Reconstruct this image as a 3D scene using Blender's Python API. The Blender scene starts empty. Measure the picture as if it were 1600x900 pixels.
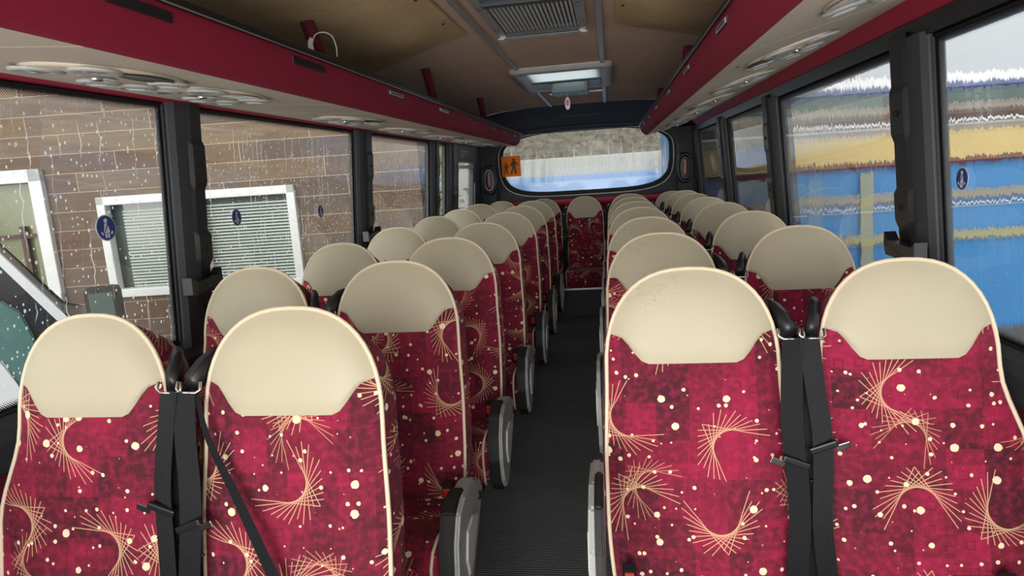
import bpy, bmesh, math, random
from mathutils import Vector, Matrix
random.seed(7)
S = bpy.context.scene
COL = S.collection
PI = math.pi

# ------------------------------------------------------------------ camera
def cam_axes(yaw, pitch, roll):
    cy, sy, cp, sp = math.cos(yaw), math.sin(yaw), math.cos(pitch), math.sin(pitch)
    f = Vector((-sy*cp, cy*cp, -sp)); r = Vector((cy, sy, 0)); d = f.cross(r)
    cr, sr = math.cos(roll), math.sin(roll)
    return f, cr*r + sr*d, cr*d - sr*r
F_PX = 1013.0
f_, r_, d_ = cam_axes(.158, .174, .067)
cam = bpy.data.cameras.new('camera'); cam.lens = F_PX/1600*36; cam.sensor_width = 36
cam.clip_start = .02; cam.clip_end = 200
co = bpy.data.objects.new('camera', cam); COL.objects.link(co)
M = Matrix(((r_.x, -d_.x, -f_.x, .255), (r_.y, -d_.y, -f_.y, 0), (r_.z, -d_.z, -f_.z, 1.42), (0, 0, 0, 1)))
co.matrix_world = M
S.camera = co

# ------------------------------------------------------------------ world, sun, exposure
def lin(c):
    return tuple((x/255/12.92 if x/255 <= .04045 else ((x/255+.055)/1.055)**2.4) for x in c) + (1,)
w = bpy.data.worlds.new('overcast_sky'); S.world = w; w.use_nodes = True
nt = w.node_tree; nt.nodes.clear()
tc = nt.nodes.new('ShaderNodeTexCoord'); sp = nt.nodes.new('ShaderNodeSeparateXYZ'); rp = nt.nodes.new('ShaderNodeValToRGB')
bg = nt.nodes.new('ShaderNodeBackground'); ow = nt.nodes.new('ShaderNodeOutputWorld')
nt.links.new(tc.outputs['Generated'], sp.inputs[0]); nt.links.new(sp.outputs[2], rp.inputs[0])
rp.color_ramp.elements[0].position = 0; rp.color_ramp.elements[0].color = (.75, .80, .84, 1)
rp.color_ramp.elements[1].position = .5; rp.color_ramp.elements[1].color = (1, 1, 1, 1)
nt.links.new(rp.outputs[0], bg.inputs[0]); nt.links.new(bg.outputs[0], ow.inputs[0])
bg.inputs[1].default_value = .35
sun = bpy.data.lights.new('soft_sun', 'SUN'); sun.energy = 1.2; sun.angle = math.radians(50); sun.color = (1, .97, .93)
so = bpy.data.objects.new('soft_sun', sun); COL.objects.link(so)
so.rotation_euler = Vector((.16, .95, -.20)).to_track_quat('-Z', 'Y').to_euler()
# added fill light behind the camera, tilted up to brighten ceiling and seats
al = bpy.data.lights.new('front_fill_light', 'AREA'); al.shape = 'RECTANGLE'; al.size = 2.2; al.size_y = 1.5
al.energy = 21; al.color = (1, .98, .95)
ao = bpy.data.objects.new('front_fill_light', al); COL.objects.link(ao); ao.location = (0, -1.5, .95)
ao.rotation_euler = Vector((0, 1, .95)).to_track_quat('-Z', 'Y').to_euler()
S.view_settings.view_transform = 'Standard'; S.view_settings.look = 'None'
S.view_settings.gamma = 1; S.view_settings.use_curve_mapping = False
S.view_settings.exposure = 1.52
S.cycles.max_bounces = 9; S.cycles.diffuse_bounces = 4; S.cycles.transparent_max_bounces = 24
S.cycles.transmission_bounces = 8; S.cycles.glossy_bounces = 4
S.cycles.use_denoising = True; S.cycles.sample_clamp_indirect = 6

# ------------------------------------------------------------------ node helpers
class NT:
    def __init__(s, name):
        s.m = bpy.data.materials.new(name); s.m.use_nodes = True; s.t = s.m.node_tree; s.t.nodes.clear()
        s.out = s.n('ShaderNodeOutputMaterial')
    def n(s, ty, **k):
        x = s.t.nodes.new(ty)
        for a, b in k.items(): setattr(x, a, b)
        return x
    def L(s, a, b): s.t.links.new(a, b)
    def put(s, sock, v):
        if hasattr(v, 'is_output'): s.L(v, sock)
        else: sock.default_value = v
    def m_(s, op, a, b=0.0, c=0.0):
        x = s.n('ShaderNodeMath', operation=op)
        s.put(x.inputs[0], a); s.put(x.inputs[1], b); s.put(x.inputs[2], c)
        return x.outputs[0]
    def v_(s, op, a, b=(0, 0, 0), out=0):
        x = s.n('ShaderNodeVectorMath', operation=op); s.put(x.inputs[0], a); s.put(x.inputs[1], b); return x.outputs[out]
    def mix(s, f, a, b, blend='MIX'):
        x = s.n('ShaderNodeMix', data_type='RGBA', blend_type=blend)
        s.put(x.inputs[0], f); s.put(x.inputs[6], a); s.put(x.inputs[7], b); return x.outputs[2]
    def noise(s, vec, scale, detail=3, rough=.5, dims='3D'):
        x = s.n('ShaderNodeTexNoise', noise_dimensions=dims); 
        if vec is not None: s.L(vec, x.inputs['Vector'])
        x.inputs['Scale'].default_value = scale; x.inputs['Detail'].default_value = detail; x.inputs['Roughness'].default_value = rough
        return x.outputs[0]
    def mapr(s, v, a, b, c=0, d=1):
        x = s.n('ShaderNodeMapRange'); s.put(x.inputs[0], v)
        for i, q in zip((1, 2, 3, 4), (a, b, c, d)): x.inputs[i].default_value = q
        return x.outputs[0]
    def map(s, vec, scale=(1, 1, 1), rot=(0, 0, 0), loc=(0, 0, 0)):
        x = s.n('ShaderNodeMapping'); s.L(vec, x.inputs[0]); x.inputs[1].default_value = loc
        x.inputs[2].default_value = rot; x.inputs[3].default_value = scale; return x.outputs[0]
    def bump(s, h, strength=.3, dist=.01):
        x = s.n('ShaderNodeBump'); s.L(h, x.inputs['Height']); x.inputs['Strength'].default_value = strength
        x.inputs['Distance'].default_value = dist; return x.outputs[0]
    def pbr(s, col, rough=.6, metal=0, bump=None, **k):
        p = s.n('ShaderNodeBsdfPrincipled'); s.put(p.inputs['Base Color'], col); s.put(p.inputs['Roughness'], rough)
        p.inputs['Metallic'].default_value = metal
        if bump is not None: s.L(bump, p.inputs['Normal'])
        for a, b in k.items(): s.put(p.inputs[a.replace('_', ' ')], b)
        return p.outputs[0]
    def end(s, sh): s.L(sh, s.out.inputs[0]); return s.m

def simple(name, rgb, rough=.5, metal=0, var=.12, nscale=30, bump=.05, coord='Object', **k):
    t = NT(name); tc = t.n('ShaderNodeTexCoord')
    nz = t.noise(tc.outputs[coord], nscale, 4)
    c = lin(rgb)
    dark = tuple(x*(1-var) for x in c[:3])+(1,); lite = tuple(min(1, x*(1+var)) for x in c[:3])+(1,)
    colr = t.mix(nz, dark, lite)
    b = t.bump(t.noise(tc.outputs[coord], nscale*8, 2), bump, .003)
    return t.end(t.pbr(colr, rough, metal, b, **k))

M_ = {}
M_['grey_plastic'] = simple('dark_grey_plastic', (66, 70, 74), .5)
M_['black_plastic'] = simple('black_plastic', (26, 27, 30), .38)
M_['black_rubber'] = simple('black_rubber', (18, 18, 20), .6)
M_['webbing'] = None
M_['chrome'] = simple('chrome', (225, 222, 220), .12, 1, .03, bump=0)
M_['alu'] = simple('brushed_aluminium', (190, 192, 196), .35, .7, .08)
M_['light_grey'] = simple('pale_grey_plastic', (192, 193, 190), .42)
M_['arm_grey'] = simple('silver_grey_armrest_plastic', (150, 153, 150), .45, bump=.25, nscale=60)
M_['red_plastic'] = simple('red_plastic', (225, 70, 55), .35)
M_['white_plastic'] = simple('white_plastic', (232, 232, 228), .4)
M_['white_upvc'] = simple('white_window_plastic', (232, 234, 232), .35, var=.03)
M_['maroon'] = simple('crimson_fabric', (150, 22, 58), .75, var=.18, nscale=90, bump=.3)
M_['maroon_dark'] = simple('dark_maroon_fabric', (96, 16, 40), .8, var=.2, nscale=60, bump=.2)
M_['red_strip'] = simple('red_strip', (178, 34, 66), .5, var=.08)
M_['piping'] = simple('cream_piping', (222, 206, 178), .5, var=.06)
M_['header'] = simple('black_header_lining', (30, 31, 34), .7)
M_['panel_beige'] = simple('beige_moulded_panel', (218, 206, 186), .6, var=.06, nscale=8)
M_['clear_lens'] = simple('grey_lens', (170, 160, 145), .15, .3, var=.1, Coat_Weight=.6)
M_['grey_header'] = simple('charcoal_lining', (58, 62, 66), .75)
t = NT('orange_translucent_sign'); tl = t.n('ShaderNodeBsdfTranslucent'); tl.inputs[0].default_value = lin((250, 170, 30)); mx = t.n('ShaderNodeMixShader')
t.L(tl.outputs[0], mx.inputs[1]); t.L(t.pbr(lin((245, 150, 20)), .5), mx.inputs[2]); M_['orange'] = t.end(mx.outputs[0])
M_['blue_sticker'] = simple('blue_sticker', (52, 66, 140), .5, var=.03)
M_['sticker_white'] = simple('white_sticker_ink', (225, 228, 235), .5, var=.02)
M_['red_lamp'] = simple('red_lens', (150, 60, 60), .3, var=.3, nscale=60)

def mk_webbing():
    t = NT('black_seat_belt_webbing'); uv = t.n('ShaderNodeTexCoord').outputs['UV']
    wv = t.n('ShaderNodeTexWave', bands_direction='X'); t.L(uv, wv.inputs[0]); wv.inputs[1].default_value = 55
    nz = t.noise(uv, 40, 3)
    c = t.mix(wv.outputs[1], lin((5, 7, 10)), lin((13, 16, 21)))
    c = t.mix(t.m_('MULTIPLY', nz, .3), c, lin((30, 34, 40)))
    return t.end(t.pbr(c, .5, 0, t.bump(wv.outputs[1], .4, .002), Specular_IOR_Level=.25))
M_['webbing'] = mk_webbing()

def mk_moquette():
    t = NT('crimson_moquette_with_starbursts')
    uv0 = t.n('ShaderNodeTexCoord').outputs['UV']; rnd = t.n('ShaderNodeObjectInfo').outputs['Random']
    off = t.n('ShaderNodeCombineXYZ'); t.L(t.m_('MULTIPLY', rnd, 7.3), off.inputs[0]); t.L(t.m_('MULTIPLY', rnd, 13.7), off.inputs[1])
    uv = t.v_('ADD', uv0, off.outputs[0])
    def white(vec, d=2):
        x = t.n('ShaderNodeTexWhiteNoise', noise_dimensions='2D'); t.L(vec, x.inputs[0]); return x.outputs[0]
    a = white(t.v_('FLOOR', t.map(uv, (13, 11, 1))))
    b = white(t.v_('FLOOR', t.map(uv, (7.3, 20, 1), loc=(.4, .2, 0))))
    c_ = white(t.v_('FLOOR', t.map(uv, (21, 8, 1), loc=(.1, .7, 0))))
    val = t.m_('ADD', t.m_('MULTIPLY', a, .5), t.m_('ADD', t.m_('MULTIPLY', b, .3), t.m_('MULTIPLY', c_, .2)))
    rp = t.n('ShaderNodeValToRGB'); t.L(val, rp.inputs[0])
    e = rp.color_ramp.elements; e[0].position = .22; e[0].color = lin((70, 6, 26)); e[1].position = .82; e[1].color = lin((158, 12, 62))
    for p, c in ((.40, (104, 9, 36)), (.55, (122, 10, 42)), (.68, (138, 12, 52))):
        q = rp.color_ramp.elements.new(p); q.color = lin(c)
    base = rp.outputs[0]
    # small woven square outlines
    vs = t.n('ShaderNodeTexVoronoi', voronoi_dimensions='2D', distance='CHEBYCHEV'); t.L(uv, vs.inputs['Vector']); vs.inputs['Scale'].default_value = 24
    vs.inputs['Randomness'].default_value = .6
    ring = t.m_('MULTIPLY', t.m_('GREATER_THAN', vs.outputs['Distance'], .17), t.m_('LESS_THAN', vs.outputs['Distance'], .25))
    sel = t.n('ShaderNodeSeparateColor'); t.L(vs.outputs['Color'], sel.inputs[0])
    ring = t.m_('MULTIPLY', ring, t.m_('GREATER_THAN', sel.outputs[0], .45))
    base = t.mix(t.m_('MULTIPLY', ring, .55), base, lin((84, 8, 34)))
    # weave
    wv = t.noise(t.map(uv, (520, 160, 1)), 1, 2)
    wv2 = t.noise(uv, 60, 3)
    base = t.mix(t.mapr(wv, .3, .7, 0, .42), base, lin((70, 4, 26)))
    base = t.mix(t.mapr(wv2, .45, .75, 0, .3), base, lin((205, 40, 100)))
    # starbursts: tangents of an arc
    def burst(sc, offx, rad, reach, half, k, thick):
        u = t.map(uv, (1, 1, 1), loc=(offx, offx*.37, 0))
        v = t.n('ShaderNodeTexVoronoi', voronoi_dimensions='2D'); t.L(u, v.inputs['Vector'])
        v.inputs['Scale'].default_value = sc; v.inputs['Randomness'].default_value = .42
        loc = t.v_('SUBTRACT', u, v.outputs['Position'])
        cs = t.n('ShaderNodeSeparateColor'); t.L(v.outputs['Color'], cs.inputs[0])
        s = t.n('ShaderNodeSeparateXYZ'); t.L(loc, s.inputs[0])
        rot = t.m_('MULTIPLY', cs.outputs[0], 6.283)
        th = t.m_('ADD', t.m_('ARCTAN2', s.outputs[1], s.outputs[0]), rot)
        rho = t.m_('MAXIMUM', t.m_('SQRT', t.m_('ADD', t.m_('MULTIPLY', s.outputs[0], s.outputs[0]), t.m_('MULTIPLY', s.outputs[1], s.outputs[1]))), 1e-4)
        # shift the arc's centre: measure around a point off the cell's middle
        al = t.m_('ARCCOSINE', t.m_('MINIMUM', t.m_('DIVIDE', rad, rho), 1.0))
        lever = t.m_('SQRT', t.m_('MAXIMUM', t.m_('SUBTRACT', t.m_('MULTIPLY', rho, rho), rad*rad), 0.0))
        outm = t.m_('GREATER_THAN', rho, rad*.985)
        tot = None
        for sg in (-1, 1):
            ph = t.m_('WRAP', t.m_('ADD', th, t.m_('MULTIPLY', al, sg)), PI, -PI)
            fr = t.m_('SUBTRACT', t.m_('FRACT', t.m_('MULTIPLY', ph, k)), .5)
            dist = t.m_('MULTIPLY', t.m_('ABSOLUTE', fr), t.m_('DIVIDE', lever, k))
            idx = t.m_('FLOOR', t.m_('MULTIPLY', ph, k))
            wn = t.n('ShaderNodeTexWhiteNoise', noise_dimensions='1D'); t.L(idx, wn.inputs['W'])
            rmax = t.m_('ADD', t.m_('MULTIPLY', wn.outputs[0], reach*.25), reach*.75)
            ln = t.m_('MULTIPLY', t.m_('LESS_THAN', dist, thick), t.m_('LESS_THAN', t.m_('ABSOLUTE', ph), half))
            ln = t.m_('MULTIPLY', ln, t.m_('LESS_THAN', lever, rmax))
            tot = ln if tot is None else t.m_('MAXIMUM', tot, ln)
        return t.m_('MULTIPLY', tot, outm)
    st = burst(4.6, 3.1, .044, .088, 1.15, 5.2, .0009)
    base = t.mix(t.m_('MULTIPLY', st, .8), base, lin((222, 180, 140)))
    st2 = burst(2.7, 9.4, .040, .070, 1.3, 4.4, .0008)
    base = t.mix(t.m_('MULTIPLY', st2, .7), base, lin((212, 164, 126)))
    # dots
    for sc, off_, big in ((15, 1.7, .19), (26, 5.2, .17)):
        v = t.n('ShaderNodeTexVoronoi', voronoi_dimensions='2D'); t.L(t.map(uv, (1, 1, 1), loc=(off_, off_*2, 0)), v.inputs['Vector']); v.inputs['Scale'].default_value = sc
        cs = t.n('ShaderNodeSeparateColor'); t.L(v.outputs['Color'], cs.inputs[0])
        r = t.m_('MULTIPLY', t.m_('MAXIMUM', t.m_('SUBTRACT', cs.outputs[1], .42), 0.0), big*1.5)
        r = t.m_('MINIMUM', r, big*.7)
        d = t.m_('LESS_THAN', t.m_('ADD', v.outputs['Distance'], t.m_('MULTIPLY', t.m_('SUBTRACT', t.noise(uv, 160, 1), .5), .05)), r)
        base = t.mix(d, base, lin((238, 216, 182)))
    return t.end(t.pbr(base, .85, 0, t.bump(wv, .35, .002), Sheen_Weight=.05, Sheen_Roughness=.4))
M_['moquette'] = mk_moquette()

def mk_leather(name, worn):
    t = NT(name); tc = t.n('ShaderNodeTexCoord'); ob = tc.outputs['Object']
    nz = t.noise(ob, 7, 3)
    c = t.mix(nz, lin((180, 171, 146)), lin((193, 184, 159)))
    if worn:
        s = t.n('ShaderNodeTexNoise'); t.L(t.map(ob, (7, 4, 22), (0, .7, 0)), s.inputs[0]); s.inputs['Scale'].default_value = 1.6; s.inputs['Detail'].default_value = 5; s.inputs['Distortion'].default_value = 2
        line = t.m_('LESS_THAN', t.m_('ABSOLUTE', t.m_('SUBTRACT', s.outputs[0], .5)), .005)
        sp = t.n('ShaderNodeSeparateXYZ'); t.L(ob, sp.inputs[0])
        area = t.m_('MULTIPLY', t.mapr(sp.outputs[2], 1.06, 1.12), t.mapr(sp.outputs[0], .02, -.09))
        c = t.mix(t.m_('MULTIPLY', t.m_('MULTIPLY', line, area), .75), c, lin((104, 92, 74)))
    h = t.n('ShaderNodeTexVoronoi'); t.L(ob, h.inputs[0]); h.inputs['Scale'].default_value = 420
    return t.end(t.pbr(c, t.mapr(nz, .3, .7, .48, .6), 0, t.bump(h.outputs[0], .12, .001)))
M_['leather'] = mk_leather('cream_leather', False); M_['leather_worn'] = mk_leather('scuffed_cream_leather', True)

def mk_carpet():
    t = NT('ribbed_charcoal_carpet'); ob = t.n('ShaderNodeTexCoord').outputs['Object']
    wv = t.n('ShaderNodeTexWave', bands_direction='Y', wave_profile='SIN'); t.L(ob, wv.inputs[0]); wv.inputs[1].default_value = 24; wv.inputs[2].default_value = 1.5
    wx = t.n('ShaderNodeTexWave', bands_direction='X'); t.L(ob, wx.inputs[0]); wx.inputs[1].default_value = 40
    nz = t.noise(ob, 260, 2); n2 = t.noise(ob, 9, 3)
    f = t.m_('ADD', t.m_('MULTIPLY', wv.outputs[1], .4), t.m_('MULTIPLY', nz, .8))
    c = t.mix(t.mapr(f, .3, .95), lin((30, 32, 34)), lin((128, 132, 134)))
    c = t.mix(t.mapr(n2, .4, .8, 0, .3), c, lin((60, 63, 66)))
    return t.end(t.pbr(c, .95, 0, t.bump(f, .7, .004)))
M_['carpet'] = mk_carpet()

def mk_ceiling(name, a, b):
    t = NT(name); ob = t.n('ShaderNodeTexCoord').outputs['Object']
    n1 = t.noise(ob, 1.8, 5, .6); st = t.noise(t.map(ob, (6, 60, 6)), 3, 4)
    c = t.mix(t.mapr(n1, .35, .7), lin(a), lin(b))
    c = t.mix(t.mapr(st, .4, .75, 0, .28), c, lin((120, 96, 66)))
    return t.end(t.pbr(c, .92, 0, t.bump(t.noise(ob, 120, 3), .3, .003)))
M_['ceiling'] = mk_ceiling('beige_brown_ceiling_lining', (236, 206, 182), (222, 190, 166))
M_['ceiling_panel'] = mk_ceiling('stained_tan_ceiling_fabric', (224, 196, 150), (198, 166, 122))

def mk_glass(name, kind):
    """thin wet glass: transparent, mirror-like at grazing angles, with rain on it"""
    t = NT(name); tc = t.n('ShaderNodeTexCoord'); uv = tc.outputs['UV']
    tr = t.n('ShaderNodeBsdfTransparent'); tr.inputs[0].default_value = (.93, .95, .94, 1)
    see = tr.outputs[0]
    if kind == 'right':
        rf = t.n('ShaderNodeBsdfRefraction'); rf.inputs['IOR'].default_value = 1.03; rf.inputs['Roughness'].default_value = .0
        rf.inputs[0].default_value = (.95, .96, .96, 1)
        h = t.m_('ADD', t.noise(t.map(uv, (60, 4, 1)), 1, 3, .7), t.m_('MULTIPLY', t.noise(t.map(uv, (190, 12, 1)), 1, 2), .4))
        cz = t.n('ShaderNodeCombineXYZ'); t.L(t.m_('MULTIPLY', t.m_('SUBTRACT', h, .7), .36), cz.inputs[2])
        t.L(t.v_('NORMALIZE', t.v_('ADD', t.n('ShaderNodeNewGeometry').outputs['Normal'], cz.outputs[0])), rf.inputs['Normal'])
        mx = t.n('ShaderNodeMixShader'); mx.inputs[0].default_value = .8; t.L(see, mx.inputs[1]); t.L(rf.outputs[0], mx.inputs[2]); see = mx.outputs[0]
    # rain: beads and runs that scatter the bright sky
    tl = t.n('ShaderNodeBsdfTranslucent'); tl.inputs[0].default_value = (.95, .97, .98, 1)
    if kind == 'left':
        v = t.n('ShaderNodeTexVoronoi', voronoi_dimensions='2D'); t.L(t.map(uv, (62, 44, 1)), v.inputs['Vector']); v.inputs['Scale'].default_value = 1
        cs = t.n('ShaderNodeSeparateColor'); t.L(v.outputs['Color'], cs.inputs[0])
        bead = t.m_('LESS_THAN', v.outputs['Distance'], t.m_('MULTIPLY', t.m_('MAXIMUM', t.m_('SUBTRACT', cs.outputs[0], .55), 0.0), .5))
        nzc = t.n('ShaderNodeTexNoise'); t.L(t.map(uv, (3, 9, 1)), nzc.inputs[0]); nzc.inputs['Scale'].default_value = 2
        sx = t.n('ShaderNodeSeparateXYZ'); t.L(uv, sx.inputs[0])
        wx = t.m_('ADD', sx.outputs[0], t.m_('MULTIPLY', nzc.outputs[0], .035))
        cell = t.m_('FLOOR', t.m_('MULTIPLY', wx, 30)); fr = t.m_('ABSOLUTE', t.m_('SUBTRACT', t.m_('FRACT', t.m_('MULTIPLY', wx, 30)), .5))
        wn = t.n('ShaderNodeTexWhiteNoise', noise_dimensions='1D'); t.L(cell, wn.inputs['W'])
        run = t.m_('MULTIPLY', t.m_('LESS_THAN', fr, .045), t.m_('GREATER_THAN', wn.outputs[0], .45))
        run = t.m_('MULTIPLY', run, t.mapr(t.noise(t.map(uv, (30, 6, 1)), 1, 2), .45, .6))
        mask = t.m_('MULTIPLY', t.m_('MAXIMUM', bead, run), .75)
        mask = t.m_('ADD', mask, t.m_('MULTIPLY', t.noise(t.map(uv, (90, 5, 1)), 1, 3), .05))
    elif kind == 'right':
        mask = t.m_('MULTIPLY', t.mapr(t.noise(t.map(uv, (150, 3, 1)), 1, 3), .5, .8), .10)
    elif kind == 'rear':
        sx = t.n('ShaderNodeSeparateXYZ'); t.L(uv, sx.inputs[0])
        colm = t.noise(t.map(uv, (22, .01, 1)), 1, 3, .7)
        lvl = t.mapr(colm, .42, .72, .25, 1.0)
        streak = t.mapr(t.m_('SUBTRACT', lvl, sx.outputs[1]), -.04, .1)
        mask = t.m_('MULTIPLY', t.m_('MULTIPLY', streak, .55), t.mapr(sx.outputs[1], .0, .3, .15, 1))
    else:
        mask = t.m_('MULTIPLY', t.noise(uv, 4, 3), .5)
    m2 = t.n('ShaderNodeMixShader'); t.put(m2.inputs[0], mask); t.L(see, m2.inputs[1]); t.L(tl.outputs[0], m2.inputs[2])
    gl = t.n('ShaderNodeBsdfGlossy'); gl.inputs['Roughness'].default_value = .01; gl.inputs[0].default_value = (1, 1, 1, 1)
    ge = t.n('ShaderNodeNewGeometry'); cosi = t.m_('ABSOLUTE', t.v_('DOT_PRODUCT', ge.outputs['Normal'], ge.outputs['Incoming'], out=1))
    sch = t.m_('ADD', t.m_('MULTIPLY', t.m_('POWER', t.m_('SUBTRACT', 1.0, cosi), 5.0), .9), .07)
    if kind in ('rear', 'door'): sch = t.m_('MULTIPLY', sch, .15)
    m3 = t.n('ShaderNodeMixShader'); t.L(sch, m3.inputs[0]); t.L(m2.outputs[0], m3.inputs[1]); t.L(gl.outputs[0], m3.inputs[2])
    return t.end(m3.outputs[0])
M_['glass_left'] = mk_glass('rain_beaded_glass', 'left'); M_['glass_right'] = mk_glass('rain_running_glass', 'right')
M_['glass_rear'] = mk_glass('misted_rear_glass', 'rear')

def mk_frit():
    t = NT('black_dotted_glass_border'); uv = t.n('ShaderNodeTexCoord').outputs['UV']
    s = t.n('ShaderNodeSeparateXYZ'); t.L(uv, s.inputs[0])
    g = 150
    a = t.m_('SUBTRACT', t.m_('FRACT', t.m_('MULTIPLY', t.m_('ADD', s.outputs[0], s.outputs[1]), g)), .5)
    b = t.m_('SUBTRACT', t.m_('FRACT', t.m_('MULTIPLY', t.m_('SUBTRACT', s.outputs[0], s.outputs[1]), g)), .5)
    d = t.m_('SQRT', t.m_('ADD', t.m_('MULTIPLY', a, a), t.m_('MULTIPLY', b, b)))
    dot = t.m_('LESS_THAN', d, t.mapr(s.outputs[1], .010, .036, .72, .12))
    tr = t.n('ShaderNodeBsdfTransparent'); bl = t.pbr(lin((14, 15, 17)), .4)
    mx = t.n('ShaderNodeMixShader'); t.L(dot, mx.inputs[0]); t.L(tr.outputs[0], mx.inputs[1]); t.L(bl, mx.inputs[2])
    return t.end(mx.outputs[0])
M_['frit'] = mk_frit()

# ------------------------------------------------------------------ mesh helpers
def finish(name, bm, mat, parent=None, smooth=False, loc=None):
    me = bpy.data.meshes.new(name); bmesh.ops.recalc_face_normals(bm, faces=bm.faces) if getattr(bm, '_rc', True) is True else None
    bm.to_mesh(me); bm.free()
    if smooth:
        for p in me.polygons: p.use_smooth = True
    mats = mat if isinstance(mat, (list, tuple)) else [mat]
    for m in mats: me.materials.append(M_[m] if isinstance(m, str) else m)
    o = bpy.data.objects.new(name, me); COL.objects.link(o)
    if parent: o.parent = parent
    if loc: o.location = loc
    return o
def empty(name, loc=(0, 0, 0), rz=0):
    o = bpy.data.objects.new(name, None); COL.objects.link(o); o.location = loc; o.rotation_euler = (0, 0, rz); o.empty_display_size = .1; return o
def tag(o, label=None, cat=None, group=None, kind=None):
    if label: o['label'] = label
    if cat: o['category'] = cat
    if group: o['group'] = group
    if kind: o['kind'] = kind
    return o
def struct(o): o['kind'] = 'structure'; return o
def sbox(bm, c, s, bev=0, rot=None):
    r = bmesh.ops.create_cube(bm, size=1); vs = r['verts']
    bmesh.ops.scale(bm, vec=s, verts=vs)
    if bev:
        es = list({e for v in vs for e in v.link_edges}); rr = bmesh.ops.bevel(bm, geom=es, offset=bev, segments=2, affect='EDGES', profile=.6)
        vs = list(set(vs) & set(bm.verts) | set(rr['verts'])) if False else [v for v in rr['verts']]
    if rot is not None: bmesh.ops.rotate(bm, cent=(0, 0, 0), matrix=rot, verts=vs)
    bmesh.ops.translate(bm, vec=c, verts=vs)
    return vs
def box(name, c, s, mat, parent=None, bev=0, rot=None):
    bm = bmesh.new(); sbox(bm, c, s, bev, rot); return finish(name, bm, mat, parent)
def grid(bm, P, closed_u=False, closed_v=False, uvf=None, mi=0):
    """P[i][j] points -> quads"""
    V = [[bm.verts.new(p) for p in row] for row in P]; n, m = len(P), len(P[0]); F = []
    for i in range(n if closed_u else n-1):
        for j in range(m if closed_v else m-1):
            q = [V[i][j], V[(i+1) % n][j], V[(i+1) % n][(j+1) % m], V[i][(j+1) % m]]
            try: f = bm.faces.new(q)
            except ValueError: continue
            f.material_index = mi; F.append(f)
    if uvf:
        l = bm.loops.layers.uv.verify()
        for f in F:
            for lp in f.loops: lp[l].uv = uvf(lp.vert.co)
    return V
def tube_bm(bm, pts, r, seg=6, closed=False):
    pts = [Vector(p) for p in pts]; n = len(pts); rings = []
    up = Vector((0, 0, 1)); prev = None
    for i, p in enumerate(pts):
        a = pts[(i-1) % n] if (closed or i) else p; b = pts[(i+1) % n] if (closed or i < n-1) else p
        tdir = (b-a).normalized()
        if prev is None:
            s = tdir.cross(up); s = tdir.cross(Vector((0, 1, 0))) if s.length < .1 else s
        else: s = prev - tdir*prev.dot(tdir)
        s.normalize(); prev = s; u = tdir.cross(s)
        rings.append([p + (s*math.cos(k*2*PI/seg) + u*math.sin(k*2*PI/seg))*r for k in range(seg)])
    V = grid(bm, rings, closed_u=closed, closed_v=True)
    if not closed: bm.faces.new(V[0]); bm.faces.new(list(reversed(V[-1])))
def tube(name, pts, r, mat, parent=None, seg=6, closed=False):
    bm = bmesh.new(); tube_bm(bm, pts, r, seg, closed); return finish(name, bm, mat, parent, True)
def prism(bm, prof, a, b, fn):
    """prof: 2D points, extruded between a and b; fn(u,v,w)->xyz"""
    A = [bm.verts.new(fn(u, v, a)) for u, v in prof]; B = [bm.verts.new(fn(u, v, b)) for u, v in prof]
    n = len(prof); bm.faces.new(A); bm.faces.new(list(reversed(B)))
    for i in range(n): bm.faces.new((A[i], B[i], B[(i+1) % n], A[(i+1) % n]))
    return A+B
def strap_mesh(name, pts, width, mat, parent=None, wdir=(1, 0, 0), th=.002, tw=None):
    """ribbon of webbing along pts; wdir list or vector"""
    bm = bmesh.new(); l = bm.loops.layers.uv.verify(); P = []; s = 0; last = None
    for i, p in enumerate(pts):
        p = Vector(p); wd = Vector(wdir[i] if isinstance(wdir, list) else wdir).normalized()
        t_ = (Vector(pts[min(i+1, len(pts)-1)]) - Vector(pts[max(i-1, 0)])).normalized(); nn = wd.cross(t_).normalized()
        w_ = (tw[i] if tw else width)/2
        P.append([p-wd*w_-nn*th/2, p+wd*w_-nn*th/2, p+wd*w_+nn*th/2, p-wd*w_+nn*th/2])
        
    V = grid(bm, P, closed_v=True); bm.faces.new(V[0]); bm.faces.new(list(reversed(V[-1])))
    for f in bm.faces:
        for lp in f.loops: 
            idx = None
            for i, row in enumerate(V):
                if lp.vert in row: idx = (row.index(lp.vert), i); break
            lp[l].uv = (.0 if idx[0] in (0, 3) else .1, idx[1]*.05)
    return finish(name, bm, mat, parent)
def smooth_path(pts, n=6):
    out = []; P = [Vector(p) for p in pts]
    for i in range(len(P)-1):
        p0, p1, p2, p3 = P[max(i-1, 0)], P[i], P[i+1], P[min(i+2, len(P)-1)]
        for k in range(n):
            t = k/n
            out.append(.5*((2*p1)+(p2-p0)*t+(2*p0-5*p1+4*p2-p3)*t*t+(3*p1-p0-3*p2+p3)*t**3))
    out.append(P[-1]); return out

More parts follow.
